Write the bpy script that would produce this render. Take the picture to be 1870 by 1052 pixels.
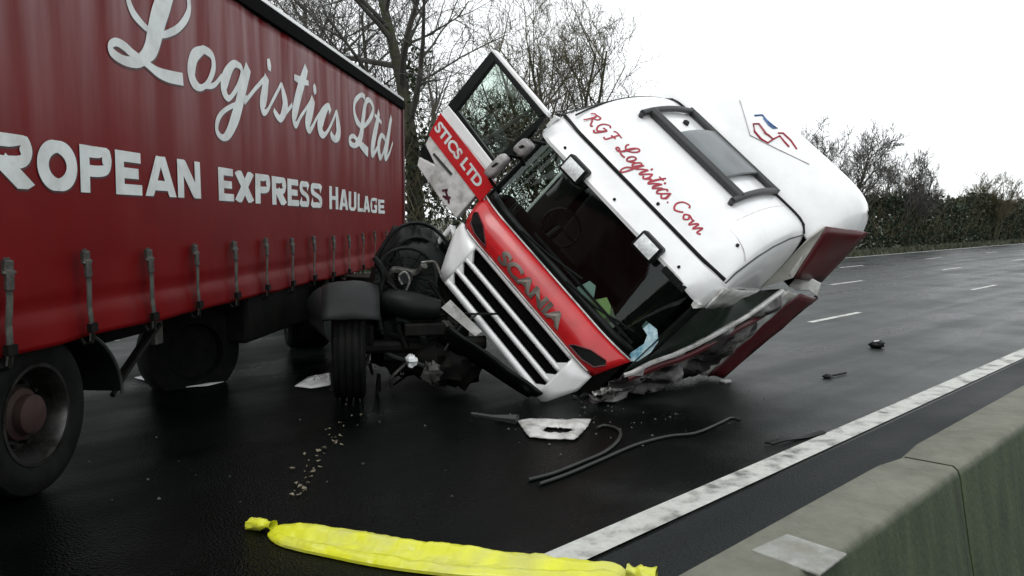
import bpy, bmesh, math, random
import numpy as np
from mathutils import Matrix, Vector, noise
random.seed(7); rng = np.random.default_rng(7)
for o in list(bpy.data.objects): bpy.data.objects.remove(o)
SC = bpy.context.scene; COL = SC.collection
PI = math.pi
# ------------------------------------------------------------------ camera
F, CX, CY, EYE = 1500.0, 935.0, 526.0, 1.75
PITCH = math.atan(126 / 1500.0)
cd = bpy.data.cameras.new('camera'); cam = bpy.data.objects.new('camera', cd); COL.objects.link(cam)
cd.sensor_width = 36; cd.lens = 36 * F / 1870; cd.clip_end = 6000; cd.clip_start = .05
cam.location = (0, 0, EYE); cam.rotation_euler = (PI / 2 - PITCH, 0, 0)
SC.camera = cam
# ------------------------------------------------------------------ overcast sky + soft sun
W = bpy.data.worlds.new('World'); SC.world = W; W.use_nodes = True
nt = W.node_tree; nt.nodes.clear()
SUN_EL, SUN_AZ = math.radians(58), math.radians(205)
sky = nt.nodes.new('ShaderNodeTexSky'); sky.sky_type = 'NISHITA'; sky.sun_disc = False
sky.sun_elevation = SUN_EL; sky.sun_rotation = SUN_AZ
hs = nt.nodes.new('ShaderNodeHueSaturation'); hs.inputs['Saturation'].default_value = .12
b1 = nt.nodes.new('ShaderNodeBackground'); b1.inputs['Strength'].default_value = .05
b2 = nt.nodes.new('ShaderNodeBackground'); b2.inputs['Color'].default_value = (.95, .985, 1, 1); b2.inputs['Strength'].default_value = .86
ad = nt.nodes.new('ShaderNodeAddShader'); wo = nt.nodes.new('ShaderNodeOutputWorld')
nt.links.new(sky.outputs[0], hs.inputs['Color']); nt.links.new(hs.outputs[0], b1.inputs['Color'])
nt.links.new(b1.outputs[0], ad.inputs[0]); nt.links.new(b2.outputs[0], ad.inputs[1]); nt.links.new(ad.outputs[0], wo.inputs[0])
sd = bpy.data.lights.new('sun', 'SUN'); sd.energy = .6; sd.angle = math.radians(25); sd.color = (1, .98, .95)
sun = bpy.data.objects.new('sun', sd); COL.objects.link(sun)
sdir = Vector((math.sin(SUN_AZ) * math.cos(SUN_EL), math.cos(SUN_AZ) * math.cos(SUN_EL), math.sin(SUN_EL)))
sun.rotation_euler = sdir.to_track_quat('Z', 'Y').to_euler(); sun.location = (0, 0, 30)
SC.view_settings.view_transform = 'Standard'; SC.view_settings.look = 'None'
SC.view_settings.exposure = .28; SC.view_settings.gamma = 1
SC.render.engine = 'CYCLES'

# ------------------------------------------------------------------ pixel -> direction helpers
c_, s_ = math.cos(PITCH), math.sin(PITCH)
CR = np.array([[1, 0, 0], [0, c_, -s_], [0, s_, c_]]); CO = np.array([0, 0, EYE])
def ray(x, y): return np.array([(x - CX) / F, 1, -(y - CY) / F]) @ CR
def ground(x, y, z=0.0):
    d = ray(x, y); return CO + d * ((z - EYE) / d[2])
def onplane(x, y, p, n):
    d = ray(x, y); p = np.array(p); return CO + d * (np.dot(p - CO, n) / np.dot(d, n))

# ------------------------------------------------------------------ materials
MATS = {}
def mat(name, col, rough=.6, metal=0, var=.15, scale=6, bump=0, bscale=60, dirt=None, dscale=3, damt=.5, spec=.5, coat=0, stretch=None, dthr=(.45, .65)):
    if name in MATS: return MATS[name]
    m = bpy.data.materials.new(name); m.use_nodes = True; n = m.node_tree; N = n.nodes; L = n.links
    b = N['Principled BSDF']; b.inputs['Roughness'].default_value = rough; b.inputs['Metallic'].default_value = metal
    b.inputs['Specular IOR Level'].default_value = spec
    if coat: b.inputs['Coat Weight'].default_value = coat; b.inputs['Coat Roughness'].default_value = .12
    tc = N.new('ShaderNodeTexCoord'); mp = N.new('ShaderNodeMapping')
    if stretch: mp.inputs['Scale'].default_value = stretch
    L.new(tc.outputs['Object'], mp.inputs[0])
    no = N.new('ShaderNodeTexNoise'); no.inputs['Scale'].default_value = scale; no.inputs['Detail'].default_value = 6
    L.new(mp.outputs[0], no.inputs['Vector'])
    cr = N.new('ShaderNodeValToRGB')
    lo = [max(0, c * (1 - var)) for c in col]; hi = [min(1, c * (1 + var)) for c in col]
    cr.color_ramp.elements[0].color = (*lo, 1); cr.color_ramp.elements[1].color = (*hi, 1)
    cr.color_ramp.elements[0].position = .3; cr.color_ramp.elements[1].position = .7
    L.new(no.outputs['Fac'], cr.inputs[0]); out = cr.outputs[0]
    if dirt:
        n2 = N.new('ShaderNodeTexNoise'); n2.inputs['Scale'].default_value = dscale; n2.inputs['Detail'].default_value = 8; n2.inputs['Roughness'].default_value = .65
        L.new(mp.outputs[0], n2.inputs['Vector'])
        r2 = N.new('ShaderNodeMapRange'); r2.inputs['From Min'].default_value = dthr[0]; r2.inputs['From Max'].default_value = dthr[1]; r2.inputs['To Max'].default_value = damt
        L.new(n2.outputs['Fac'], r2.inputs['Value'])
        mx = N.new('ShaderNodeMixRGB'); mx.inputs[2].default_value = (*dirt, 1)
        L.new(r2.outputs[0], mx.inputs[0]); L.new(out, mx.inputs[1]); out = mx.outputs[0]
    L.new(out, b.inputs['Base Color'])
    if bump:
        n3 = N.new('ShaderNodeTexNoise'); n3.inputs['Scale'].default_value = bscale; n3.inputs['Detail'].default_value = 4
        L.new(mp.outputs[0], n3.inputs['Vector'])
        bp = N.new('ShaderNodeBump'); bp.inputs['Strength'].default_value = bump; bp.inputs['Distance'].default_value = .02
        L.new(n3.outputs['Fac'], bp.inputs['Height']); L.new(bp.outputs[0], b.inputs['Normal'])
    MATS[name] = m; return m
def glass(name, tint, ior=1.5, base=.0):
    m = bpy.data.materials.new(name); m.use_nodes = True; N = m.node_tree.nodes; L = m.node_tree.links; N.clear()
    t = N.new('ShaderNodeBsdfTransparent'); t.inputs[0].default_value = (*tint, 1)
    g = N.new('ShaderNodeBsdfGlossy'); g.inputs['Roughness'].default_value = .03; g.inputs[0].default_value = (.9, 1, .97, 1)
    f = N.new('ShaderNodeFresnel'); f.inputs[0].default_value = ior
    no = N.new('ShaderNodeTexNoise'); no.inputs['Scale'].default_value = 3; bp = N.new('ShaderNodeBump'); bp.inputs['Strength'].default_value = .03
    tc = N.new('ShaderNodeTexCoord'); L.new(tc.outputs['Object'], no.inputs['Vector'])
    L.new(no.outputs[0], bp.inputs['Height']); L.new(bp.outputs[0], g.inputs['Normal'])
    mx = N.new('ShaderNodeMixShader'); o = N.new('ShaderNodeOutputMaterial')
    L.new(f.outputs[0], mx.inputs[0]); L.new(t.outputs[0], mx.inputs[1]); L.new(g.outputs[0], mx.inputs[2]); L.new(mx.outputs[0], o.inputs[0])
    return m

def road_mat(name, lo, hi, r0, r1, wet=1.0, wet_and_shade=False):
    m = bpy.data.materials.new(name); m.use_nodes = True; N = m.node_tree.nodes; L = m.node_tree.links; b = N['Principled BSDF']
    tc = N.new('ShaderNodeTexCoord')
    big = N.new('ShaderNodeTexNoise'); big.inputs['Scale'].default_value = .45; big.inputs['Detail'].default_value = 6; big.inputs['Roughness'].default_value = .6
    fine = N.new('ShaderNodeTexNoise'); fine.inputs['Scale'].default_value = 55; fine.inputs['Detail'].default_value = 3
    vor = N.new('ShaderNodeTexVoronoi'); vor.inputs['Scale'].default_value = 75
    for q in (big, fine, vor): L.new(tc.outputs['Object'], q.inputs['Vector'])
    cr = N.new('ShaderNodeValToRGB'); cr.color_ramp.elements[0].color = (*lo, 1); cr.color_ramp.elements[1].color = (*hi, 1)
    cr.color_ramp.elements[0].position = .3; cr.color_ramp.elements[1].position = .72
    mixf = N.new('ShaderNodeMath'); mixf.operation = 'MULTIPLY_ADD'; mixf.inputs[1].default_value = .62
    L.new(fine.outputs['Fac'], mixf.inputs[0])
    sc = N.new('ShaderNodeMath'); sc.operation = 'MULTIPLY'; sc.inputs[1].default_value = .38
    L.new(big.outputs['Fac'], sc.inputs[0]); L.new(sc.outputs[0], mixf.inputs[2])
    L.new(mixf.outputs[0], cr.inputs[0]); colr = cr.outputs[0]
    if wet_and_shade:
        # oil and wet round the wreck, with its shade painted in: irregular dark patch
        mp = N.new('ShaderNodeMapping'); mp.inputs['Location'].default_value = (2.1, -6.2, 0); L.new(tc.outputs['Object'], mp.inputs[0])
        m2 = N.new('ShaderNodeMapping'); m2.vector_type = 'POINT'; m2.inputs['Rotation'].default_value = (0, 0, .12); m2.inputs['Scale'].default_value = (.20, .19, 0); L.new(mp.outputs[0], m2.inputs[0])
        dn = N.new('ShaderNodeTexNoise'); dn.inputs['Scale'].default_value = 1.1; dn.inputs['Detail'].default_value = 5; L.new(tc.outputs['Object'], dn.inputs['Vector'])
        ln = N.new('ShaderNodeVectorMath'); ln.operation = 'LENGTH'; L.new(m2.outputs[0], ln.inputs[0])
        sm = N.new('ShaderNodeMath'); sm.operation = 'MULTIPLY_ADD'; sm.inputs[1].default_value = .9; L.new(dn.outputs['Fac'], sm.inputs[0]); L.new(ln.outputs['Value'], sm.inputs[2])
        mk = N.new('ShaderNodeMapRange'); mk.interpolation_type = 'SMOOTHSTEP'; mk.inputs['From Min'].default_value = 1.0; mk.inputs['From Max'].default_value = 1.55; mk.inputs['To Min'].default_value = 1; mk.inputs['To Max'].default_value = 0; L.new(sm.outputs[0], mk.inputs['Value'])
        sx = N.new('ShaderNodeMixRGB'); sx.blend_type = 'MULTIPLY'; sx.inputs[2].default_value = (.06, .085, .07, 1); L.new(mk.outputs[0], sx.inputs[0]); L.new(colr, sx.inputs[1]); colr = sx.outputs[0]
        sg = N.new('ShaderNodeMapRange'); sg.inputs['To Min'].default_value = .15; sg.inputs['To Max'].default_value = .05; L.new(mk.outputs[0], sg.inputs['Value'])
    L.new(colr, b.inputs['Base Color'])
    mr = N.new('ShaderNodeMapRange'); mr.inputs['From Min'].default_value = .40; mr.inputs['From Max'].default_value = .60
    mr.inputs['To Min'].default_value = r0; mr.inputs['To Max'].default_value = r1
    tm = N.new('ShaderNodeMapping'); tm.inputs['Rotation'].default_value = (0, 0, math.radians(44.6)); L.new(tc.outputs['Object'], tm.inputs[0])
    tm2 = N.new('ShaderNodeMapping'); tm2.inputs['Scale'].default_value = (1.1, .035, 1); L.new(tm.outputs[0], tm2.inputs[0])
    tn = N.new('ShaderNodeTexNoise'); tn.inputs['Scale'].default_value = 1.3; tn.inputs['Detail'].default_value = 4; L.new(tm2.outputs[0], tn.inputs['Vector'])
    av = N.new('ShaderNodeMath'); av.operation = 'MULTIPLY_ADD'; av.inputs[1].default_value = .5; L.new(tn.outputs['Fac'], av.inputs[0])
    hv = N.new('ShaderNodeMath'); hv.operation = 'MULTIPLY'; hv.inputs[1].default_value = .5; L.new(big.outputs['Fac'], hv.inputs[0]); L.new(hv.outputs[0], av.inputs[2])
    L.new(av.outputs[0], mr.inputs['Value']); L.new(mr.outputs[0], b.inputs['Roughness'])
    tr_ = N.new('ShaderNodeMapRange'); tr_.inputs['From Min'].default_value = .35; tr_.inputs['From Max'].default_value = .65; tr_.inputs['To Min'].default_value = .55; tr_.inputs['To Max'].default_value = 1.35; L.new(tn.outputs['Fac'], tr_.inputs['Value'])
    tx = N.new('ShaderNodeVectorMath'); tx.operation = 'SCALE'; L.new(colr, tx.inputs[0]); L.new(tr_.outputs[0], tx.inputs['Scale']); L.new(tx.outputs[0], b.inputs['Base Color'])
    bp = N.new('ShaderNodeBump'); bp.inputs['Strength'].default_value = .55; bp.inputs['Distance'].default_value = .007
    L.new(vor.outputs['Distance'], bp.inputs['Height']); L.new(bp.outputs[0], b.inputs['Normal'])
    b.inputs['Specular IOR Level'].default_value = .4 * wet
    if wet_and_shade: L.new(sg.outputs[0], b.inputs['Specular IOR Level'])
    return m

M_road = road_mat('wet_asphalt', (.006, .0085, .0075), (.033, .041, .039), .22, .48, .8, wet_and_shade=True)
M_strip = road_mat('dark_new_asphalt', (.005, .0075, .008), (.017, .022, .0225), .5, .7, .35)
M_grass = mat('verge_grass', (.045, .052, .028), .9, var=.4, scale=2)
M_line = mat('worn_white_paint', (.50, .51, .475), .6, var=.15, scale=20, dirt=(.06, .058, .05), dscale=5, damt=.85, dthr=(.50, .66), bump=.3, bscale=90)
M_concrete = None
M_curtain = None
M_white = mat('white_paint', (.82, .83, .83), .2, var=.02, scale=3, dirt=(.5, .49, .45), dscale=3.5, damt=.18, coat=.4)
M_wdirty = mat('scuffed_white_paint', (.62, .62, .60), .4, var=.1, scale=5, dirt=(.16, .15, .13), dscale=4, damt=.75)
M_red = mat('bright_red_paint', (.52, .012, .016), .25, var=.06, scale=4, coat=.4, dirt=(.2, .01, .012), damt=.4)
M_maroon = mat('maroon_paint', (.075, .006, .009), .35, var=.15, scale=4, dirt=(.06, .03, .03), damt=.5)
M_black = mat('black_plastic', (.007, .008, .008), .42, var=.3, scale=8, spec=.15)
M_void = mat('matt_black_mesh', (.004, .004, .004), .95, var=.3, spec=.05)
M_blackm = mat('black_oily_metal', (.0055, .006, .0055), .6, var=.5, scale=9, dirt=(.016, .013, .01), dscale=5, damt=.6, spec=.12)
M_rubber = mat('tyre_rubber', (.0065, .0072, .007), .75, var=.25, scale=12, dirt=(.016, .015, .013), dscale=6, damt=.4, spec=.1)
M_grey = mat('grey_plastic', (.028, .031, .031), .5, var=.2, scale=5)
M_metal = mat('scraped_metal', (.30, .30, .29), .45, metal=.7, var=.3, scale=10, dirt=(.06, .05, .04), dscale=7, damt=.8)
M_chrome = mat('dull_chrome', (.55, .56, .56), .2, metal=1, var=.15, scale=8)
M_rust = mat('rusty_hub', (.028, .009, .0065), .8, var=.4, scale=12, dirt=(.03, .02, .015), damt=.7)
M_letter = mat('white_vinyl', (.66, .70, .69), .45, var=.08, scale=5, dirt=(.42, .42, .40), dscale=4, damt=.5)
M_lshadow = mat('dark_red_vinyl', (.045, .008, .012), .5, var=.2)
M_lred = mat('red_vinyl', (.32, .012, .03), .4, var=.2)
M_lblue = mat('blue_vinyl', (.06, .13, .30), .4, var=.2)
M_lgrey = mat('pale_grey_vinyl', (.42, .38, .40), .4, var=.2)
M_web = mat('strap_webbing', (.035, .038, .032), .85, var=.4, scale=20, dirt=(.13, .13, .11), dscale=9, damt=.6)
M_buckle = mat('dull_buckle_steel', (.05, .05, .045), .55, metal=.4, var=.5, scale=15, dirt=(.16, .16, .14), dscale=12, damt=.5)
M_yellow = mat('yellow_plastic_film', (.68, .70, .03), .3, var=.10, scale=5, bump=.5, bscale=11, dirt=(.50, .50, .15), dscale=3, damt=.7)
M_bark = mat('damp_bark', (.045, .04, .03), .9, var=.4, scale=8, dirt=(.05, .07, .02), dscale=3, damt=.8)
M_twig = mat('bare_twigs', (.075, .07, .062), .9, var=.4, scale=2)
M_twigb = mat('brown_olive_twigs', (.085, .075, .04), .9, var=.4, scale=2)
M_ivy = mat('ivy_leaves', (.045, .065, .028), .6, var=.5, scale=4)
M_hedge = mat('hedge_leaves', (.026, .042, .024), .9, var=.35, scale=1.2, dirt=(.04, .04, .024), dscale=.35, damt=.9)
M_glass = glass('windscreen_glass', (.54, .64, .58), 1.42)
M_glass3 = glass('side_glass', (.10, .16, .12), 1.12)
M_glass2 = glass('door_glass', (.62, .74, .66), 1.45)
M_lamp = mat('lamp_glass', (.75, .78, .78), .12, var=.2, scale=30, coat=.5)
M_paper1 = mat('pale_blue_paper', (.70, .84, .86), .8, var=.1)
M_paper2 = mat('pale_green_paper', (.72, .85, .42), .8, var=.1)
M_paper3 = mat('buff_paper', (.42, .42, .34), .8, var=.1)
M_bag = mat('blue_white_bag', (.5, .64, .68), .5, var=.3, scale=9, dirt=(.03, .22, .32), dscale=7, damt=.9)
M_fabric = mat('dark_seat_fabric', (.007, .008, .008), .95, var=.3)

def curtain_material():
    m = bpy.data.materials.new('red_curtain_pvc'); m.use_nodes = True; N = m.node_tree.nodes; L = m.node_tree.links; b = N['Principled BSDF']
    tc = N.new('ShaderNodeTexCoord'); mp = N.new('ShaderNodeMapping'); mp.inputs['Scale'].default_value = (2.1, 2.1, .2)
    L.new(tc.outputs['Object'], mp.inputs[0])
    st = N.new('ShaderNodeTexNoise'); st.inputs['Scale'].default_value = 1.6; st.inputs['Detail'].default_value = 7; L.new(mp.outputs[0], st.inputs['Vector'])
    sp = N.new('ShaderNodeTexNoise'); sp.inputs['Scale'].default_value = 2.2; sp.inputs['Detail'].default_value = 8; L.new(tc.outputs['Object'], sp.inputs['Vector'])
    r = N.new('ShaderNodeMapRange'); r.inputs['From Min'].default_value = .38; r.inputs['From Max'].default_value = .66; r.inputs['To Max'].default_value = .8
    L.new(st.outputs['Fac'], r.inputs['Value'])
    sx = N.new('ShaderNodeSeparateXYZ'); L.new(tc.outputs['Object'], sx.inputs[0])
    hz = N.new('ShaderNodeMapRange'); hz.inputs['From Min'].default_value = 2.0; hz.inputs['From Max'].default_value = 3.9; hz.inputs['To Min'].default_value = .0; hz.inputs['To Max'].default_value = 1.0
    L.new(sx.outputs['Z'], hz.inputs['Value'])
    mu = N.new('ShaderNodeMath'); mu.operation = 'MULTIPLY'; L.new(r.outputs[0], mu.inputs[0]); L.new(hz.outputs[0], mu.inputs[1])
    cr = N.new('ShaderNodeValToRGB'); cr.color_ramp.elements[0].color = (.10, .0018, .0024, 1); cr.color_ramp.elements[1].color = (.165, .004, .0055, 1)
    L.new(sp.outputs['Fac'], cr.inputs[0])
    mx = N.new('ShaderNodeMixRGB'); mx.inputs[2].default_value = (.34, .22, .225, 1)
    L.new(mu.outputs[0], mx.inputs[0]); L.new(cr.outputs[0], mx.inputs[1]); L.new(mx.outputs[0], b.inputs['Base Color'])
    b.inputs['Roughness'].default_value = .45; b.inputs['Specular IOR Level'].default_value = .12
    return m
M_curtain = curtain_material()

def concrete_material():
    m = bpy.data.materials.new('mossy_concrete'); m.use_nodes = True; N = m.node_tree.nodes; L = m.node_tree.links; b = N['Principled BSDF']
    tc = N.new('ShaderNodeTexCoord'); ge = N.new('ShaderNodeNewGeometry')
    n1 = N.new('ShaderNodeTexNoise'); n1.inputs['Scale'].default_value = 5; n1.inputs['Detail'].default_value = 9; n1.inputs['Roughness'].default_value = .7
    mp = N.new('ShaderNodeMapping'); mp.inputs['Scale'].default_value = (4, 4, .7)
    n2 = N.new('ShaderNodeTexNoise'); n2.inputs['Scale'].default_value = 3; n2.inputs['Detail'].default_value = 7
    L.new(tc.outputs['Object'], n1.inputs['Vector']); L.new(tc.outputs['Object'], mp.inputs[0]); L.new(mp.outputs[0], n2.inputs['Vector'])
    c1 = N.new('ShaderNodeValToRGB'); c1.color_ramp.elements[0].color = (.085, .085, .06, 1); c1.color_ramp.elements[1].color = (.165, .165, .13, 1)
    c1.color_ramp.elements[0].position = .3; c1.color_ramp.elements[1].position = .7; L.new(n1.outputs['Fac'], c1.inputs[0])
    c2 = N.new('ShaderNodeValToRGB'); c2.color_ramp.elements[0].color = (.012, .021, .007, 1); c2.color_ramp.elements[1].color = (.038, .058, .022, 1)
    c2.color_ramp.elements[0].position = .3; c2.color_ramp.elements[1].position = .72; L.new(n2.outputs['Fac'], c2.inputs[0])
    sx = N.new('ShaderNodeSeparateXYZ'); L.new(ge.outputs['Normal'], sx.inputs[0])
    r = N.new('ShaderNodeMapRange'); r.inputs['From Min'].default_value = .3; r.inputs['From Max'].default_value = .8
    ad = N.new('ShaderNodeMath'); ad.operation = 'MULTIPLY_ADD'; ad.inputs[1].default_value = .35; L.new(n1.outputs['Fac'], ad.inputs[0]); L.new(sx.outputs['Z'], ad.inputs[2])
    sb = N.new('ShaderNodeMath'); sb.operation = 'SUBTRACT'; sb.inputs[1].default_value = .17; L.new(ad.outputs[0], sb.inputs[0]); L.new(sb.outputs[0], r.inputs['Value'])
    mx = N.new('ShaderNodeMixRGB'); L.new(r.outputs[0], mx.inputs[0]); L.new(c2.outputs[0], mx.inputs[1]); L.new(c1.outputs[0], mx.inputs[2])
    L.new(mx.outputs[0], b.inputs['Base Color']); b.inputs['Roughness'].default_value = .8
    bp = N.new('ShaderNodeBump'); bp.inputs['Strength'].default_value = .5; bp.inputs['Distance'].default_value = .01
    n3 = N.new('ShaderNodeTexNoise'); n3.inputs['Scale'].default_value = 45; n3.inputs['Detail'].default_value = 8; L.new(tc.outputs['Object'], n3.inputs['Vector'])
    L.new(n3.outputs['Fac'], bp.inputs['Height']); L.new(bp.outputs[0], b.inputs['Normal'])
    return m
M_concrete = concrete_material()
M_pad = mat('pale_repair_mortar', (.26, .265, .245), .85, var=.25, scale=14, dirt=(.16, .15, .12), dscale=9, damt=.7, bump=.4, bscale=70)

# ------------------------------------------------------------------ mesh builder
def wloc(o):
    v = Vector((0, 0, 0))
    while o is not None: v += o.location; o = o.parent
    return v
class MB:
    def __init__(s): s.v = []; s.f = []
    def add(s, vs, fs):
        k = len(s.v); s.v += [tuple(map(float, q)) for q in vs]; s.f += [tuple(i + k for i in f) for f in fs]; return s
    def grid(s, fn, us, vs, wrapu=False):
        P = [fn(u, v) for u in us for v in vs]; nu, nv = len(us), len(vs)
        fs = []
        for i in range(nu if wrapu else nu - 1):
            for j in range(nv - 1):
                a = i * nv + j; b = ((i + 1) % nu) * nv + j
                fs.append((a, b, b + 1, a + 1))
        return s.add(P, fs)
    def box(s, c, h, ax=None):
        c = np.array(c, float); A = np.eye(3) if ax is None else np.array(ax, float)
        vs = [c + A[0] * h[0] * i + A[1] * h[1] * j + A[2] * h[2] * k for i in (-1, 1) for j in (-1, 1) for k in (-1, 1)]
        return s.add(vs, [(0, 1, 3, 2), (4, 6, 7, 5), (0, 4, 5, 1), (2, 3, 7, 6), (0, 2, 6, 4), (1, 5, 7, 3)])
    def tube(s, pts, r, n=6, cap=True):
        P = [np.array(p, float) for p in pts]; R = r if hasattr(r, '__len__') else [r] * len(P)
        rings = []; up = np.array([.13, .27, .95])
        for i, p in enumerate(P):
            t = P[min(i + 1, len(P) - 1)] - P[max(i - 1, 0)]; t = t / (np.linalg.norm(t) + 1e-9)
            a = np.cross(t, up); 
            if np.linalg.norm(a) < .05: a = np.cross(t, [1, 0, 0])
            a /= np.linalg.norm(a); b = np.cross(t, a)
            rings.append([p + R[i] * (math.cos(2 * PI * k / n) * a + math.sin(2 * PI * k / n) * b) for k in range(n)])
        vs = [q for g in rings for q in g]; fs = []
        for i in range(len(P) - 1):
            for k in range(n):
                a = i * n + k; b = i * n + (k + 1) % n; fs.append((a, b, b + n, a + n))
        if cap: fs.append(tuple(range(n))[::-1]); fs.append(tuple(range(len(vs) - n, len(vs))))
        return s.add(vs, fs)
    def lathe(s, prof, c, axis, n=40, ref=(0, 0, 1)):
        # prof: (radius, axial)
        A = np.array(axis, float); A /= np.linalg.norm(A); X = np.cross(np.array(ref, float), A); X /= np.linalg.norm(X); Y = np.cross(A, X); c = np.array(c, float)
        return s.grid(lambda u, k: c + A * prof[k][1] + prof[k][0] * (math.cos(u) * X + math.sin(u) * Y), [2 * PI * i / n for i in range(n)], list(range(len(prof))), wrapu=True)
    def plate(s, pts, nrm, th):
        # closed planar polygon (3D points) extruded by th along nrm, triangulated
        bm = bmesh.new(); nrm = np.array(nrm, float)
        vs = [bm.verts.new(tuple(p)) for p in pts]; f = bm.faces.new(vs)
        r = bmesh.ops.extrude_face_region(bm, geom=[f]); nv = [g for g in r['geom'] if isinstance(g, bmesh.types.BMVert)]
        bmesh.ops.translate(bm, vec=Vector(nrm * th), verts=nv)
        bmesh.ops.triangulate(bm, faces=[g for g in bm.faces if len(g.verts) > 4])
        bm.verts.index_update(); s.add([v.co[:] for v in bm.verts], [[v.index for v in g.verts] for g in bm.faces]); bm.free(); return s
    def build(s, name, m, parent=None, org=None, smooth=None, solid=0, bevel=0, sub=0, offset=1):
        base = np.array(org, float) if org is not None else np.array(wloc(parent) if parent else (0, 0, 0), float)
        me = bpy.data.meshes.new(name); me.from_pydata([tuple(np.array(q) - base) for q in s.v], [], s.f); me.validate()
        bm = bmesh.new(); bm.from_mesh(me); bmesh.ops.recalc_face_normals(bm, faces=bm.faces); bm.to_mesh(me); bm.free()
        me.materials.append(m)
        o = bpy.data.objects.new(name, me); COL.objects.link(o)
        if parent: o.parent = parent; o.location = Vector(base) - wloc(parent)
        else: o.location = base
        if solid:
            md = o.modifiers.new('solid', 'SOLIDIFY'); md.thickness = solid; md.offset = offset
        if bevel:
            md = o.modifiers.new('bevel', 'BEVEL'); md.width = bevel; md.segments = 2; md.limit_method = 'ANGLE'
        if sub:
            md = o.modifiers.new('sub', 'SUBSURF'); md.levels = sub; md.render_levels = sub
        if smooth is not None:
            me.shade_smooth()
            if smooth < 180: me.set_sharp_from_angle(angle=math.radians(smooth))
        return o
def tag(o, label=None, cat=None, group=None, kind=None):
    for k, v in (('label', label), ('category', cat), ('group', group), ('kind', kind)):
        if v: o[k] = v
    return o
def empty(name, loc):
    o = bpy.data.objects.new(name, None); COL.objects.link(o); o.location = loc; o.empty_display_size = .3; return o
def lerp(a, b, t): return a + (b - a) * t
def lin(a, b, n): return [a + (b - a) * i / (n - 1) for i in range(n)]
def smoothpath(pts, k=6):
    P = [np.array(p, float) for p in pts]; out = []
    for i in range(len(P) - 1):
        p0 = P[max(i - 1, 0)]; p1 = P[i]; p2 = P[i + 1]; p3 = P[min(i + 2, len(P) - 1)]
        for j in range(k):
            t = j / k
            out.append(.5 * (2 * p1 + (p2 - p0) * t + (2 * p0 - 5 * p1 + 4 * p2 - p3) * t * t + (3 * p1 - p0 - 3 * p2 + p3) * t ** 3))
    out.append(P[-1]); return out
def nz(x, y, z=0, sc=1): return noise.noise(Vector((x * sc, y * sc, z * sc)))

def text2d(txt, bold=.0, res=4):
    cu = bpy.data.curves.new('t', 'FONT'); cu.body = txt; cu.size = 1; cu.offset = bold; cu.resolution_u = res
    o = bpy.data.objects.new('t', cu); COL.objects.link(o)
    dg = bpy.context.evaluated_depsgraph_get(); me = bpy.data.meshes.new_from_object(o.evaluated_get(dg))
    vs = np.array([v.co[:2] for v in me.vertices]); fs = [tuple(p.vertices) for p in me.polygons]
    bpy.data.objects.remove(o); bpy.data.meshes.remove(me)
    mn = vs.min(0); mx = vs.max(0)
    return (vs - mn) / (mx - mn), fs, (mx - mn)
def put_text(name, txt, fn, m, parent, bold=0):
    vs, fs, ext = text2d(txt, bold); mb = MB(); mb.add([fn(u, v) for u, v in vs], fs); return mb.build(name, m, parent)

# ------------------------------------------------------------------ setting: ground, road (n across, t along)
U = np.array([.7022, .712, 0]); NN = np.array([.712, -.7022, 0])
def P(n, t, z=0): return U * t + NN * n + np.array([0, 0, z])
def sheet(name, n0, n1, t0, t1, z, m, parent=None, kind=None, seg=1):
    mb = MB(); mb.grid(lambda a, b: P(a, b, z), [n0, n1], lin(t0, t1, seg + 1)); o = mb.build(name, m, parent)
    if kind: o['kind'] = kind
    return o
mb = MB(); mb.add([(-3000, -3000, -.03), (3000, -3000, -.03), (3000, 3000, -.03), (-3000, 3000, -.03)], [(0, 1, 2, 3)])
mb.build('ground', M_grass)['kind'] = 'structure'
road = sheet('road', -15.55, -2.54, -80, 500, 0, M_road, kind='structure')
strip = sheet('hard_strip', -2.56, 16, -80, 500, .004, M_strip, kind='structure')
for k in range(1):
    sheet('edge_line', -2.80, -2.595, -60, 300, .009, M_line, road)
sheet('edge_line', -15.32, -15.18, -60, 300, .005, M_line, road)
for n, t0 in ((-6.12, 13.4), (-9.27, 21.5), (-12.33, 29.3)):
    t = t0 - 36
    while t < 130:
        if (n > -7 and t < 6) or (n > -10 and 0 < t < 8): t += 9.0; continue   # left out where oil and dark hide them under the wreck
        sheet('lane_marking', n - .06, n + .06, t, t + 2.1, .005, M_line, road); t += 9.0

# concrete barrier
bar = empty('concrete_barrier', P(-.96, 4)); tag(bar, 'long mossy concrete barrier with green stained side beside the carriageway', 'barrier')
g0 = ground(1787, 853, .9); tj = float(np.dot(g0, U))
prof = [(-.665, .0), (-.665, .22), (-.735, .27), (-.80, .60), (-.842, .862), (-.850, .884), (-.868, .897), (-1.052, .897), (-1.070, .884), (-1.078, .862), (-1.12, .60), (-1.185, .27), (-1.255, .22), (-1.255, .0)]
L = 3.0
for k in range(-3, 14):
    a, b = tj + k * L + .008, tj + (k + 1) * L - .008
    mb = MB(); ts = lin(a, b, 16)
    def fn(t, j, a=a, b=b):
        n, z = prof[j]; e = min(t - a, b - t); ch = .012 * max(0, 1 - e / .03)
        w = .003 * nz(t, n * 3, z * 3, 2.2) + .0025 * nz(t, n, z, 11)
        return P(n * 1 + w + ch * (1 if n < -.96 else -1), t, z - (ch if z > .8 else 0) + (w if z > .1 else 0))
    mb.grid(fn, ts, list(range(len(prof))))
    k0 = len(mb.v); mb.f.append(tuple(range(0, len(prof)))); mb.f.append(tuple(range(k0 - len(prof), k0))[::-1])
    mb.build('barrier_segment', M_concrete, bar, smooth=40)
mb = MB(); q = [ground(*p, .9) for p in ((1372, 1003), (1437, 974), (1547, 1010), (1497, 1048))]
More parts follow.
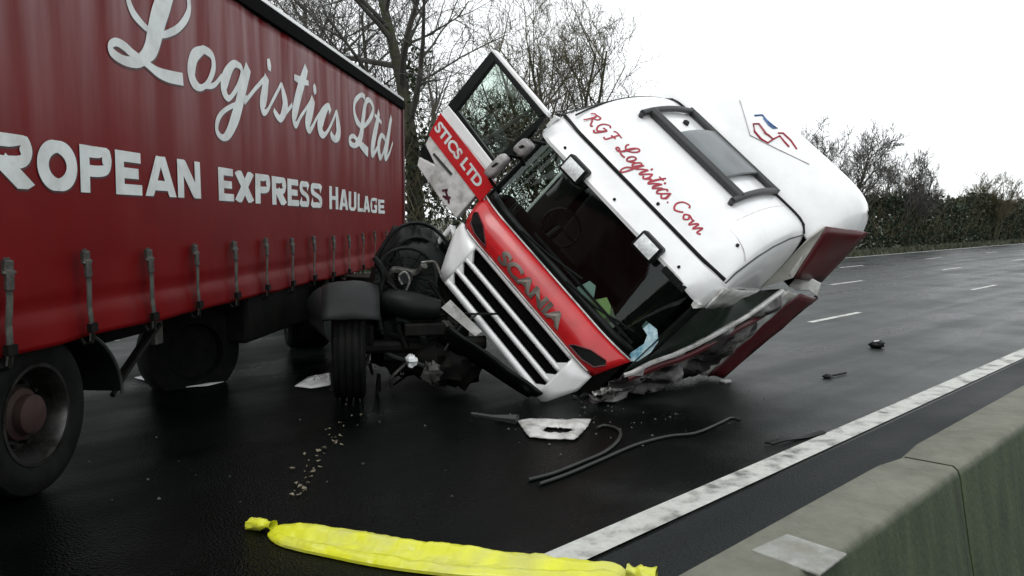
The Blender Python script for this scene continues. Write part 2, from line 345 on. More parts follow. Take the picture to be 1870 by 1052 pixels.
mb.plate([(p[0], p[1], .892) for p in q], (0, 0, 1), .008); mb.build('mortar_patch', M_pad, bar, bevel=.003)

# ------------------------------------------------------------------ semi trailer
A0, B0 = -3.27, .07149
nn_ = math.hypot(1, B0); TD = np.array([B0, 1, 0]) / nn_; TR = np.array([1, -B0, 0]) / nn_
def S(s, z, o=0): return np.array([A0, 0, 0]) + TD * s + TR * o + np.array([0, 0, z])
TP0 = S(0, 0); 
def tp(x, y):
    p = onplane(x, y, TP0, TR); return float(np.dot(p - TP0, TD)), float(p[2])
tr = empty('semi_trailer', S(9, 0, -1.25)); tag(tr, 'long curtain-sided trailer with dusty red sheeting and big white lettering', 'trailer')
S0, S1, ZB, ZT = 1.9, 16.17, .955, 4.07
straps = [4.70 + .803 * k for k in range(-3, 14)]
def curt_o(s, z):
    h = (z - ZB) / (ZT - ZB)
    ph = (s - 4.70) / .803
    o = .012 * nz(s, z * .3, 1, 2.3) + .006 * nz(s, z * .12, 4, 6.0) * (0.4 + .9 * max(0, h - .45))
    o += .018 * nz(s * .8, z * .8, 9) 
    if h > .8: o += .003 * math.sin(s * 23 + 3 * nz(s, 0, 0, 1.5)) * (h - .8) / .2
    lo = max(0, 1 - (z - ZB) / .42)
    if lo > 0:
        between = (1 - abs(math.cos(PI * ph)) ** 3)
        o += lo * (.012 + .045 * between * (.55 + .6 * nz(s, 3, 3, .9))) - .02 * math.exp(-((z - ZB - .24) / .05) ** 2)
    return o
mb = MB(); mb.grid(lambda s, z: S(s, z + (.018 * nz(s, 0, 7, 1.6) * max(0, 1 - (z - ZB) / .3)), curt_o(s, z)), lin(S0, S1, 420), [ZB, ZB + .03, ZB + .07, ZB + .12, ZB + .17, ZB + .21, ZB + .25, ZB + .3, ZB + .36, ZB + .43] + lin(ZB + .55, 3.86, 22))
mb.build('curtain', M_curtain, tr, smooth=180, solid=.004, offset=-1)
mb = MB(); mb.box(S((S0 + S1) / 2, 3.935, -.03), ((S1 - S0) / 2, .075, .08), (TD, TR, (0, 0, 1))); mb.build('top_rail', M_void, tr, bevel=.01)
mb = MB(); mb.box(S((S0 + S1) / 2, 4.045, -.04), ((S1 - S0) / 2 + .01, .068, .026), (TD, TR, (0, 0, 1))); mb.build('roof_edge', M_white, tr, bevel=.01)
mb = MB(); mb.box(S((S0 + S1) / 2, 4.05, -1.27), ((S1 - S0) / 2, 1.165, .02), (TD, TR, (0, 0, 1))); mb.build('roof', M_wdirty, tr)
mb = MB(); mb.box(S(S1 - .04, 2.5, -1.28), (.04, 1.2, 1.52), (TD, TR, (0, 0, 1))); mb.build('front_wall', M_wdirty, tr)
mb = MB(); mb.box(S(S0 + .04, 2.5, -1.28), (.04, 1.2, 1.52), (TD, TR, (0, 0, 1))); mb.build('rear_door', M_wdirty, tr)
mb = MB(); mb.grid(lambda s, z: S(s, z, -2.53 + .012 * nz(s, z, 2, 1.5)), lin(S0, S1, 60), lin(ZB, 4.0, 8)); mb.build('curtain', M_curtain, tr, smooth=180, solid=.004)
mb = MB(); mb.box(S(S1 - .03, 2.45, .0), (.05, .03, 1.5), (TD, TR, (0, 0, 1))); mb.build('corner_post', M_maroon, tr, bevel=.01)
mb = MB(); mb.box(S((S0 + S1) / 2, 1.16, -.07), ((S1 - S0) / 2, .03, .08), (TD, TR, (0, 0, 1))); mb.build('side_rail', M_blackm, tr)
mb = MB(); mb.box(S((S0 + S1) / 2, 1.2, -1.27), ((S1 - S0) / 2, 1.16, .035), (TD, TR, (0, 0, 1))); mb.build('floor', M_blackm, tr)
for o in (-.8, -1.7):
    mb = MB(); mb.box(S(8.6, .92, o), (6.6, .05, .24), (TD, TR, (0, 0, 1))); mb.build('chassis_beam', M_blackm, tr)
for k in range(20):
    mb = MB(); mb.box(S(2.3 + k * .7, 1.12, -1.27), (.03, 1.12, .045), (TD, TR, (0, 0, 1))); mb.build('floor_bearer', M_blackm, tr)
# buckle straps
mb = MB(); b = MB(); h = MB()
o0 = S(straps[0], 1.0)
mb.grid(lambda u, v: S(straps[0] + u, v, .060 - .03 * abs(v - 1.25) + .006 * math.sin(v * 20)), [-.024, .024], lin(.93, 1.55, 9))
b.box(S(straps[0], 1.50, .055), (.034, .016, .035), (TD, TR, (0, 0, 1))); b.box(S(straps[0], 1.42, .066), (.030, .012, .06), (TD, TR, (0, 0, 1)))
b.tube([S(straps[0] - .05, 1.462, .065), S(straps[0] + .05, 1.462, .065)], .013)
h.tube([S(straps[0], .99, .06), S(straps[0], .92, .055), S(straps[0], .90, .0), S(straps[0], .95, -.03)], .014); h.box(S(straps[0], 1.02, .065), (.036, .018, .03), (TD, TR, (0, 0, 1)))
st0 = mb.build('strap', M_web, tr, org=o0, solid=.006); bk0 = b.build('buckle', M_buckle, st0, org=o0, bevel=.006); hk0 = h.build('hook', M_blackm, st0, org=o0)
for s in straps[1:]:
    if abs(s - straps[0]) < .01: continue
    a = st0.copy(); COL.objects.link(a); a.location = Vector(S(s + random.uniform(-.02, .02), 1.0 + random.uniform(-.02, .02))) - wloc(tr); a.rotation_euler = (random.uniform(-.09, .09), random.uniform(-.03, .03), random.uniform(-.15, .15))
    for c in (bk0, hk0):
        d = c.copy(); COL.objects.link(d); d.parent = a; d.location = (0, 0, 0)
# lettering: bold capitals, each letter built from flat strokes that follow the curtain
def capital(ch, Wd, Hh, sv, sh):
    a, b = sv / 2, sh / 2; m = .5 * Wd
    if ch == 'E': return [[(a, 0, sv), (a, Hh, sv)], [(a, b, sh), (Wd, b, sh)], [(a, Hh / 2, sh), (.88 * Wd, Hh / 2, sh)], [(a, Hh - b, sh), (.97 * Wd, Hh - b, sh)]]
    if ch == 'L': return [[(a, 0, sv), (a, Hh, sv)], [(a, b, sh), (Wd, b, sh)]]
    if ch == 'H': return [[(a, 0, sv), (a, Hh, sv)], [(Wd - a, 0, sv), (Wd - a, Hh, sv)], [(a, Hh / 2, sh), (Wd - a, Hh / 2, sh)]]
    if ch == 'N': return [[(a, 0, sv * .9), (a, Hh, sv * .9)], [(Wd - a, 0, sv * .9), (Wd - a, Hh, sv * .9)], [(a * .7, Hh * 1.05, sv), (Wd - a * .7, -.05 * Hh, sv)]]
    if ch == 'A': return [[(a * .5, -.08 * Hh, sv * .9), (m - .1 * a, Hh * 1.06, sv * .9)], [(m + .1 * a, Hh * 1.06, sv * .9), (Wd - a * .5, -.08 * Hh, sv * .9)], [(.25 * Wd, .27 * Hh, sh), (.75 * Wd, .27 * Hh, sh)]]
    if ch == 'X': return [[(a * .6, -.07 * Hh, sv), (Wd - a * .6, Hh * 1.07, sv)], [(a * .6, Hh * 1.07, sv), (Wd - a * .6, -.07 * Hh, sv)]]
    if ch == 'U': return [[(a, Hh, sv), (a, .55 * Hh, sv), (a * 1.05, .3 * Hh, sv), (.3 * Wd, b * 1.25, sh * 1.1), (.7 * Wd, b * 1.25, sh * 1.1), (Wd - a * 1.05, .3 * Hh, sv), (Wd - a, .55 * Hh, sv), (Wd - a, Hh, sv)]]
    if ch == 'O': return [[(m + (m - a) * math.cos(t), Hh / 2 + (Hh / 2 - b) * math.sin(t), lerp(sh, sv, abs(math.cos(t)))) for t in lin(-PI / 2, 1.5 * PI, 25)]]
    if ch in 'PR':
        st = [[(a, 0, sv), (a, Hh, sv)], [(a, Hh - b, sh), (.55 * Wd, Hh - b, sh), (.82 * Wd, .92 * Hh, sh), (Wd - a, .73 * Hh, sv), (.82 * Wd, .53 * Hh, sh), (.55 * Wd, .47 * Hh, sh), (a, .47 * Hh, sh)]]
        if ch == 'R': st.append([(.42 * Wd, .49 * Hh, sv), (Wd - a * .45, -.06 * Hh, sv)])
        return st
    if ch == 'S': return [[(.93 * Wd, .74 * Hh, sv), (.78 * Wd, .9 * Hh, sh * 1.1), (m, Hh - b, sh), (.22 * Wd, .88 * Hh, sh), (a, .73 * Hh, sv), (.3 * Wd, .57 * Hh, sh), (.7 * Wd, .44 * Hh, sh), (Wd - a, .27 * Hh, sv), (.78 * Wd, .11 * Hh, sh), (m, b, sh), (.2 * Wd, .1 * Hh, sh * 1.1), (.05 * Wd, .26 * Hh, sv)]]
    if ch == 'G': return [[(.95 * Wd, .75 * Hh, sv), (.8 * Wd, .92 * Hh, sh), (.55 * Wd, Hh - b, sh), (.2 * Wd, .85 * Hh, sh), (a, .5 * Hh, sv), (.2 * Wd, .14 * Hh, sh), (.55 * Wd, b, sh), (.85 * Wd, .1 * Hh, sh), (Wd - a, .25 * Hh, sv), (Wd - a, .44 * Hh, sv)], [(.6 * Wd, .43 * Hh, sh), (Wd, .43 * Hh, sh)]]
CAPS = [[('E', -330, -235), ('U', -205, -110), ('R', -72, 60), ('O', 67, 141), ('P', 146, 205), ('E', 211, 260), ('A', 267, 318), ('N', 321, 364)],
        [('E', 397, 428), ('X', 430, 465), ('P', 467, 493), ('R', 495.5, 521), ('E', 522.5, 543), ('S', 544.6, 563), ('S', 566, 588)],
        [('H', 601, 618), ('A', 620, 635.5), ('U', 637, 650.5), ('L', 652.5, 663), ('A', 663.5, 675), ('G', 676, 688), ('E', 689.5, 701)]]
def capitals():
    for wi, word in enumerate(CAPS):
        A, B = MB(), MB(); e = 0
        for li, (ch, x0, x1) in enumerate(word):
            if x0 < 0: s0 = (4.07 if ch == 'U' else 3.62) if x0 < -100 else 4.56; s1 = s0 + .38 if x0 < -100 else tp(60, 350)[0]
            else: s0, s1 = tp(x0, 350)[0], tp(x1, 370)[0]
            f = li / 6; z0, Hh = (1.928, .318) if wi == 0 else ((lerp(1.92, 1.895, f), .31) if wi == 1 else (lerp(1.885, 1.845, f), lerp(.31, .235, f)))
            sv, sh = (.115, .078) if wi == 0 else ((.125, .07) if wi == 1 else (.13, .052)); sv = min(sv, (s1 - s0) * .34)
            for st in capital(ch, s1 - s0, Hh, sv, sh):
                pts = [(s0 + p[0], z0 + p[1], p[2]) for p in st]
                if len(pts) == 2: pts = [tuple(lerp(np.array(pts[0]), np.array(pts[1]), k / 4)) for k in range(5)]
                zl, zh = z0, z0 + Hh
                ribbon(A, pts, lambda q, z, o: S(q, min(max(z, zl), zh), curt_o(q, z) + o), .0045 + e * 1e-4, k=4)
                ribbon(B, pts, lambda q, z, o: S(q + .006, min(max(z, zl - .008), zh + .006) - .006, curt_o(q, z) + o), .0015 + e * 2.5e-5, widen=.008, k=4); e += 1
        B.build('lettering_shadow', M_lshadow, tr); A.build('lettering', M_letter, tr)
# lettering: brush script traced stroke by stroke
def zr1(p): return (180 + p[0] / 3.757, p[1] / 3.757)
def zr2(p): return (440 + p[0] / 4.783, 80 + p[1] / 4.783)
T1, T2, T3 = .055, .11, .20
SCRIPT = [
 (zr1, [(225, -110, .05), (200, -30, .06), (235, 80, .07), (290, 155, .06), (345, 205, .05), (410, 238, .05), (480, 228, .06), (560, 175, .07), (613, 85, .08), (612, -10, .08), (575, -85, .06), (525, -95, .08), (478, -55, .16), (445, 20, .21), (412, 120, .22), (388, 220, .22), (362, 320, .19), (318, 385, .12), (260, 425, .09), (170, 412, .07), (92, 358, .07), (82, 310, .06), (120, 288, .06), (180, 318, .07), (240, 372, .07), (320, 432, .06), (400, 492, .08), (480, 525, .10), (572, 545, .105)]),
 (zr1, [(722, 340, .07), (660, 385, .13), (635, 480, .16), (652, 560, .12), (700, 602, .06), (750, 565, .06), (787, 470, .085), (775, 380, .08), (715, 335, .07)]),
 (zr1, [(735, 590, .05), (790, 585, .05), (850, 520, .05)]),
 (zr1, [(965, 455, .06), (925, 440, .08), (878, 520, .15), (860, 610, .13), (895, 675, .06), (945, 610, .06), (978, 500, .07), (960, 445, .06)]),
 (zr1, [(1022, 458, .14), (988, 590, .17), (962, 720, .16), (935, 820, .16), (895, 910, .12), (850, 945, .06), (808, 900, .07), (816, 820, .07), (868, 755, .05), (950, 712, .05), (1015, 668, .05)]),
 (zr2, [(25, 515, .05), (120, 390, .05), (205, 300, .06)]),
 (zr2, [(222, 285, .13), (198, 430, .17), (180, 530, .16), (192, 598, .08), (232, 570, .05), (290, 462, .05), (352, 350, .05)]),
 (zr2, [(240, 130, .08), (246, 190, .12), (246, 235, .08)]),
 (zr2, [(355, 340, .05), (372, 440, .14), (385, 540, .17), (342, 652, .09), (300, 615, .08), (280, 575, .06)]),
 (zr2, [(342, 655, .06), (400, 590, .05), (450, 530, .05)]),
 (zr2, [(566, 205, .13), (520, 400, .18), (482, 560, .19), (462, 650, .15), (485, 708, .08), (535, 620, .05), (600, 510, .05)]),
 (zr2, [(470, 290, .07), (520, 318, .09), (585, 345, .06)]),
 (zr2, [(625, 480, .14), (600, 600, .2), (580, 700, .18), (605, 752, .08), (655, 650, .05), (690, 590, .05)]),
 (zr2, [(628, 355, .08), (636, 400, .13), (642, 440, .08)]),
 (zr2, [(770, 600, .14), (752, 545, .09), (705, 610, .18), (682, 700, .2), (692, 775, .14), (722, 792, .07), (775, 710, .06), (825, 590, .06)]),
 (zr2, [(825, 580, .07), (838, 690, .18), (845, 780, .2), (815, 832, .1), (785, 805, .1), (775, 770, .08)]),
 (zr2, [(1080, 472, .1), (1045, 447, .07), (1000, 500, .1), (990, 580, .12), (1010, 670, .12), (1050, 722, .08), (1092, 702, .08), (1132, 640, .11), (1150, 560, .11), (1120, 492, .08), (1090, 510, .12), (1070, 600, .2), (1055, 720, .2), (1038, 820, .18), (990, 888, .08), (945, 858, .1), (952, 815, .07), (985, 810, .07), (1030, 868, .1), (1075, 915, .15), (1110, 948, .15)]),
 (zr2, [(1200, 590, .13), (1175, 720, .19), (1155, 830, .21), (1143, 925, .19), (1150, 968, .1), (1195, 890, .07)]),
 (zr2, [(1160, 622, .06), (1190, 655, .08), (1222, 690, .06)]),
 (zr2, [(1255, 830, .1), (1222, 800, .09), (1196, 880, .2), (1205, 975, .16), (1225, 985, .08), (1255, 900, .09), (1262, 830, .09)]),
 (zr2, [(1312, 640, .13), (1290, 750, .2), (1270, 880, .22), (1258, 960, .2), (1265, 1000, .1), (1298, 945, .07), (1325, 860, .06)]),
]
def strokes_sz():
    out = []
    for zf, pts in SCRIPT:
        out.append([(*tp(*zf(p)), p[2]) for p in pts])
    return out
STRK = strokes_sz()
def ribbon(mb, pts, fn, off0, widen=0, wscale=1, k=5):
    sp = smoothpath(pts, k); n = len(sp); vs = []
    for i, p in enumerate(sp):
        t = sp[min(i + 1, n - 1)][:2] - sp[max(i - 1, 0)][:2]; t = t / (np.linalg.norm(t) + 1e-9); nr = np.array([-t[1], t[0]])
        w = max(.02, p[2]) * wscale / 2 + widen
        a = p[:2] + nr * w; b = p[:2] - nr * w
        vs += [fn(a[0], a[1], off0 + i * 2e-5), fn(b[0], b[1], off0 + i * 2e-5)]
    mb.add(vs, [(2 * i, 2 * i + 1, 2 * i + 3, 2 * i + 2) for i in range(n - 1)])
capitals()
mbl, mbs = MB(), MB(); m2, m2s = MB(), MB()
for i, st in enumerate(STRK):
    (A, B) = (mbl, mbs) if i < 16 else (m2, m2s)
    fn = lambda s, z, o: S(s, z, curt_o(s, z) + o)
    ribbon(A, st, fn, .0045 + i * 1.2e-4)
    ribbon(B, st, lambda s, z, o: S(s + .007, z - .008, curt_o(s, z) + o), .0018 + i * 3e-5, widen=.007)
mbs.build('lettering_shadow', M_lshadow, tr); mbl.build('lettering', M_letter, tr); m2s.build('lettering_shadow', M_lshadow, tr); m2.build('lettering', M_letter, tr)

# wheels
def wheel(parent, c, axis, R=.515, w=.36, rim=.30, grooves=4, name='wheel', rust=M_rust, rimm=M_metal):
    # axis points outward
    h = w / 2; prof = [(rim, -h * .8), (rim + .06, -h * .98), (R - .05, -h), (R - .012, -h * .88)]
    for g in range(grooves):
        x = -h * .62 + g * (h * 1.24) / (grooves - 1)
        prof += [(R, x - .030), (R, x - .011), (R - .016, x - .008), (R - .016, x + .008), (R, x + .011)]
    prof += [(R - .012, h * .88), (R - .05, h), (rim + .10, h * 1.03), (rim + .05, h * .98), (rim + .005, h * .86)]
    mb = MB(); mb.lathe(prof, c, axis, 64); t = mb.build(name, M_rubber, parent, org=c, smooth=35)
    mb = MB(); mb.lathe([(rim + .012, h * .86), (rim + .012, h * .92), (rim - .012, h * .92), (rim - .03, h * .7), (rim - .05, h * .2), (rim - .07, -h * .05), (.17, -h * .0), (.15, h * .1), (.13, h * .1)], c, axis, 48)
    mb.build('rim', rimm, t, org=c, smooth=35)
    mb = MB(); mb.lathe([(.17, -h * .02), (.165, h * .35), (.13, h * .45), (.125, h * .75), (.10, h * .85), (0.001, h * .87)], c, axis, 28); mb.build('hub', rust, t, org=c, smooth=35)
    A = np.array(axis, float); A /= np.linalg.norm(A); X = np.cross((0, 0, 1), A); X /= np.linalg.norm(X); Y = np.cross(A, X)
    mb = MB()
    for k in range(10):
        q = np.array(c) + .205 * (math.cos(k * PI / 5) * X + math.sin(k * PI / 5) * Y); mb.tube([q - A * h * .05, q + A * h * .28], .016, 6)
    mb.build('wheel_nuts', M_blackm, t, org=c)['kind'] = 'stuff'; return t
M_rimdark = mat('worn_steel_rim', (.085, .085, .08), .34, metal=.8, var=.4, scale=9, dirt=(.012, .010, .008), dscale=4, damt=.95)
for s in (5.13, 3.82):
    wheel(tr, S(s, .515, -.27), TR, R=.515, w=.37, rim=.315, rimm=M_rimdark); wheel(tr, S(s, .515, -2.27), -TR, R=.515, w=.37, rimm=M_rimdark)
    mb = MB(); mb.tube([S(s, .515, -.5), S(s, .515, -2.05)], .07, 10); mb.build('axle', M_blackm, tr)
# mudguard arc + bracket + diagonal strut
mb = MB(); mb.grid(lambda a, o: S(5.13 + math.cos(a) * .88, .46 + math.sin(a) * .60, o), lin(math.radians(2), math.radians(80), 16), [-.48, -.06]); mb.build('mudguard', M_black, tr, solid=.02)
mb = MB(); mb.tube([S(5.13 + math.cos(a) * .895, .46 + math.sin(a) * .61, -.055) for a in lin(math.radians(0), math.radians(75), 12)], .014, 6); mb.build('mudguard_edge', M_grey, tr)
def tpx(x, y, o): 
    p = onplane(x, y, S(0, 0, o), TR); return p
mb = MB(); mb.tube([tpx(205, 722, -.15), tpx(245, 660, -.15), tpx(292, 592, -.12)], .022, 6); mb.tube([tpx(218, 690, -.2), tpx(262, 625, -.2), tpx(285, 585, -.2)], .035, 6)
mb.build('diagonal_strut', M_blackm, tr)
mb = MB(); mb.box(tpx(285, 600, -.16), (.06, .03, .13), (TD, TR, (0, 0, 1))); mb.build('bracket', M_buckle, tr, bevel=.01)
# equipment under the floor
mb = MB(); mb.box(S(10.4, .72, -.62), (1.7, .45, .3), (TD, TR, (0, 0, 1))); mb.build('pallet_box', M_blackm, tr, bevel=.04)
mb = MB(); mb.lathe([(.2, -.16), (.48, -.16), (.51, -.1), (.51, .1), (.48, .16), (.3, .16), (.27, .08), (.1, .06), (0.001, .06)], tpx(345, 640, -.75), (TR * .75 + TD * -.66), 40); mb.build('spare_wheel', M_rubber, tr, smooth=35)
mb = MB(); mb.tube([S(11.1, .62, -.55), S(12.3, .62, -.55)], .17, 16); mb.build('air_tank', M_blackm, tr, smooth=60)
for o in (-.45, -2.1):
    mb = MB(); mb.box(S(13.0, .72, o), (.06, .06, .42), (TD, TR, (0, 0, 1))); mb.box(S(13.0, .27, o), (.04, .04, .24), (TD, TR, (0, 0, 1))); mb.box(S(13.0, .02, o), (.15, .12, .02), (TD, TR, (0, 0, 1))); mb.build('landing_leg', M_blackm, tr)
mb = MB(); mb.tube([S(13.0, .5, -.5), S(13.0, .5, -2.05)], .03, 8); mb.build('landing_leg_shaft', M_blackm, tr)
mb = MB(); mb.box(S(1.95, .6, -1.27), (.05, 1.15, .08), (TD, TR, (0, 0, 1))); mb.build('rear_bumper', M_blackm, tr)

# ------------------------------------------------------------------ tractor unit: toppled cab on upright chassis
CABR = np.array([[.6102, .4625, .6432], [-.3920, .8818, -.2622], [-.6885, -.0921, .7194]]); CABT = np.array([-.789, 8.358, -.045])
def cab(x, y, z): return CABR @ np.array([x, y, z]) + CABT
def cabray(px, py): return CABR.T @ (CO - CABT), CABR.T @ ray(px, py)
def cabplane(px, py, y0, slope=0, z0=0):
    o, d = cabray(px, py); t = (y0 - slope * z0 - (o[1] - slope * o[2])) / (d[1] - slope * d[2]); return o + t * d
VY = CABR[:, 1]; VX = CABR[:, 0]; VZ = CABR[:, 2]
tu = empty('tractor_unit', (-.6, 8.2, 0)); tag(tu, 'white and red lorry tractor unit with its cab toppled sideways onto the road', 'lorry')
def fy(x): return .13 * (max(0, abs(x) - .72) / .43) ** 2
def wsy(z): return .105 + .11 * (z - 1.75)
def band(mb, x0, x1, zlo, zhi, y=0., nx=24, nz_=2, ys=None):
    lo = zlo if callable(zlo) else (lambda x: zlo); hi = zhi if callable(zhi) else (lambda x: zhi)
    yy = ys or (lambda x, z: fy(x) + y)
    mb.grid(lambda x, v: cab(x, yy(x, lerp(lo(x), hi(x), v)), lerp(lo(x), hi(x), v)), lin(x0, x1, nx), lin(0, 1, nz_)); return mb
# grille
gm = MB()
lowL = lambda x: .87 if x > -.84 else .87 + (-.84 - x) * 1.75
lowR = lambda x: .87 if x < .86 else .87 + (x - .86) * 2.4
band(gm, -1.08, -.74, lowL, 1.412, 0, 12, 4); band(gm, .76, 1.0, lowR, 1.412, 0, 10, 4)
band(gm, -.745, .765, .87, .935, 0, 30); band(gm, -.745, .765, 1.04, 1.085, 0, 30); band(gm, -.745, .765, 1.197, 1.24, 0, 30); band(gm, -.745, .765, 1.375, 1.412, 0, 30)
gf = gm.build('grille_frame', M_white, tu, solid=.05, smooth=40, offset=0)
for (z0, z1) in ((.935, 1.04), (1.085, 1.197), (1.24, 1.375)):
    mb = MB(); band(mb, -.74, .76, z0 - .015, z1 + .015, .05, 20)
    for k in range(3):
        z = lerp(z0, z1, (k + .5) / 3); mb.tube([cab(x, fy(x) + .035, z) for x in lin(-.74, .76, 12)], .004, 4)
    mb.build('grille_slot', M_void, gf)
    # tapered slot ends
    for sx, xe in ((-1, -.745), (1, .765)):
        mb = MB(); mb.plate([cab(xe - sx * -.0, -.024, z0), cab(xe - sx * .09, -.024, z0), cab(xe, -.024, lerp(z0, z1, .75))], -VY, -.03)
        mb.build('slot_corner', M_white, gf)
mb = MB()
for pts in ([(826, 414), (806, 436), (781, 466)], [(781, 466), (793, 480), (802, 497), (812, 515)], [(826, 414), (832, 440), (818, 480), (812, 515)]):
    mb.tube([cab(*cabplane(px, py, .12)) for px, py in pts], [.035, .028, .03, .03][:len(pts)], 6)
mb.build('corner_wing', M_white, tu, smooth=60)
# red panel
mb = MB(); rlo = lambda x: 1.415 ; rhi = lambda x: 1.765
def redx(u, v): return lerp(-1, 1, u) * lerp(1.01, 1.14, v)
mb.grid(lambda u, v: cab(redx(u, v), fy(redx(u, v)) * .8 - .03 - .035 * math.sin(PI * v) + .09 * v * v, lerp(1.418, 1.765, v)), lin(0, 1, 30), lin(0, 1, 8))
rp = mb.build('red_panel', M_red, tu, solid=.03, smooth=50, offset=-1)
def redy(x, z):
    v = (z - 1.418) / .347; return fy(x) * .8 - .03 - .035 * math.sin(PI * max(0, min(1, v))) + .09 * v * v
mb = MB(); mb.tube([cab(x, redy(x, 1.765) - .004, 1.768) for x in lin(-1.13, 1.13, 24)], .009, 6); mb.tube([cab(x, redy(x, 1.43) - .012, 1.432) for x in lin(-.95, .95, 24)], .007, 6); mb.build('pinstripe', M_wdirty, rp)
for sx in (-1, 1):
    mb = MB(); pts = [(.66, 1.475), (.70, 1.52), (.84, 1.60), (1.0, 1.63), (1.03, 1.60), (.97, 1.51), (.84, 1.475)]
    mb.plate([cab(sx * x, redy(x, z) - .006, z) for x, z in pts], -VY, .002); mb.build('air_intake', M_black, rp)
    mb = MB(); mb.tube([cab(sx * x, redy(x, z) - .010, z) for x, z in pts + pts[:1]], .008, 5); mb.build('intake_rim', M_maroon, rp)
put_text('lettering', 'SCANIA', lambda u, v: cab(lerp(-.48, .48, u), redy(0, lerp(1.48, 1.62, v)) - .012, lerp(1.48, 1.62, v)), mat('bronze_chrome', (.17, .15, .13), .4, metal=.5, var=.3), rp, .05)
# windscreen
mb = MB(); mb.grid(lambda x, z: cab(x, wsy(z) + fy(x) * 1.3 + .02, z), lin(-1.13, 1.13, 30), lin(1.76, 2.66, 10)); mb.build('windscreen', M_glass, tu, smooth=180)
mb = MB(); band(mb, -1.13, 1.13, 1.765, 1.85, ys=lambda x, z: wsy(z) + fy(x) * 1.3 + .008); mb.build('wiper_cowl', M_black, tu, solid=.01, smooth=60)
for xa, xb, zb in ((-.55, .25, 1.95), (.15, .95, 1.97)):
    mb = MB(); mb.tube([cab(xa, wsy(1.82), 1.82), cab((xa + xb) / 2, wsy(1.9) - .02, 1.87), cab(xb, wsy(zb) + fy(xb) * 1.3 - .005, zb)], .011, 5)
    mb.box(cab((xa + xb) / 2 + .1, wsy(1.9) - .005, 1.90), (.38, .01, .012), (VX, VY, VZ)); mb.build('wiper', M_black, tu)
# A pillars, header
for sx in (-1, 1):
    mb = MB(); mb.tube([cab(sx * 1.155, wsy(z) + fy(1.15) * 1.3 + .04, z) for z in lin(1.75, 2.68, 8)], .045, 8); mb.build('pillar', M_black, tu, smooth=60)
# visor strip above windscreen
mb = MB()
def strp(u, v):
    x = lerp(-1.19, 1.21, u); prf = [(.24, 2.60), (.15, 2.605), (.14, 2.64), (.20, 2.76), (.27, 2.85), (.34, 2.865)]
    y, z = prf[v]; e = max(0, abs(x) - .95) / .25
    dz = -.05 * max(0, x - .9) / .3 if v in (1, 2) else 0
    return cab(x, y + .17 * e * e, z + dz)
mb.grid(strp, lin(0, 1, 40), list(range(6))); vs_ = mb.build('sun_visor', M_white, tu, smooth=35, solid=.015, offset=-1)
mb = MB()
for x in (-.82, -.08, .82):
    mb.tube([cab(x, .165, 2.70), cab(x, .150, 2.695)], .014, 8)
mb.build('screw', M_black, vs_)
mb = MB(); band(mb, .74, 1.0, 2.575, 2.605, ys=lambda x, z: .15 + fy(x) * .6)
for k in range(6): mb.box(cab(.76 + k * .045, .14 + fy(.76 + k * .045) * .6, 2.59), (.012, .01, .022), (VX, VY, VZ))
mb.build('marker_lamp', M_black, tu, solid=.02)
for x in (-.565, .495):
    mb = MB(); c = cab(x, .12, 2.625); mb.box(c, (.135, .06, .098), (VX, VY, VZ)); h = mb.build('spotlight', M_black, tu, bevel=.025)
    mb = MB(); mb.grid(lambda a, b: cab(x + a * .105, .057 - .018 * (1 - a * a) * (1 - b * b), 2.625 + b * .068), lin(-1, 1, 7), lin(-1, 1, 6)); mb.build('lens', M_lamp, h, smooth=180)
    mb = MB(); mb.tube([cab(x + .02, .18, 2.67), cab(x + .02, .24, 2.74)], .02, 6); mb.build('bracket', M_black, h)
# roof
RP = [(.33, 2.875), (.42, 3.02), (.58, 3.18), (.80, 3.33), (1.1, 3.47), (1.5, 3.59), (1.95, 3.67)]
def rprof(y):
    y = min(max(y, RP[0][0]), RP[-1][0])
    return float(np.interp(y, [p[0] for p in RPS], [p[1] for p in RPS]))
RPS = [tuple(p) for p in smoothpath(RP, 6)]
def roofz(x, y):
    h = rprof(y) - 2.80; e = min(1, abs(x) / 1.215)
    return 2.80 + h * (max(0, 1 - e ** lerp(9.0, 16.0, max(0, min(1, (y - .5) / 1.3))))) ** .5
xs = [-1.215 * math.sin(a) for a in lin(PI / 2, -PI / 2, 81)]
mb = MB(); mb.grid(lambda x, k: cab(x, RPS[k][0] + .10 * max(0, abs(x) - .9) / .3 * max(0, 1 - k / 20), roofz(x, RPS[k][0])), xs, list(range(len(RPS))))
rf = mb.build('roof', M_white, tu, smooth=180, solid=.02, offset=-1)
def roofhit(px, py):
    o, d = cabray(px, py); t = 6.5
    while t < 14:
        p = o + d * t
        if p[1] > .3 and p[2] < roofz(p[0], p[1]): return p
        t += .004
    return o + d * 9
def onroof(x, y, up=0): return cab(x, y, roofz(x, y)) + (VZ * .8 - VY * .6) * up
mb = MB(); mb.tube([cab(x, .315 + .12 * max(0, abs(x) - .9) / .3, 2.872) for x in lin(-1.17, 1.15, 30)], .021, 6); mb.build('roof_seal', M_black, rf)
for sx in (-1, 1):
    mb = MB(); mb.tube([onroof(sx * x, y, .001) for x, y in ((1.185, .37), (1.16, .5), (1.135, .8), (1.12, 1.1), (1.11, 1.5), (1.105, 1.93))], .009, 5)
    mb.build('roof_seam', M_grey, rf)
mb = MB(); mb.tube([onroof(.76, y, -.002) for y in lin(.75, 1.9, 10)], .0045, 4); mb.build('roof_seam', M_lgrey, rf)
mb = MB(); mb.tube([onroof(x, .62, -.003) for x in lin(.80, 1.12, 8)], .0045, 4); mb.build('roof_seam', M_lgrey, rf)
mb = MB()
for x, y in ((.97, .58), (.2, .36)): mb.tube([onroof(x, y, -.01), onroof(x, y, .012)], .017, 8)
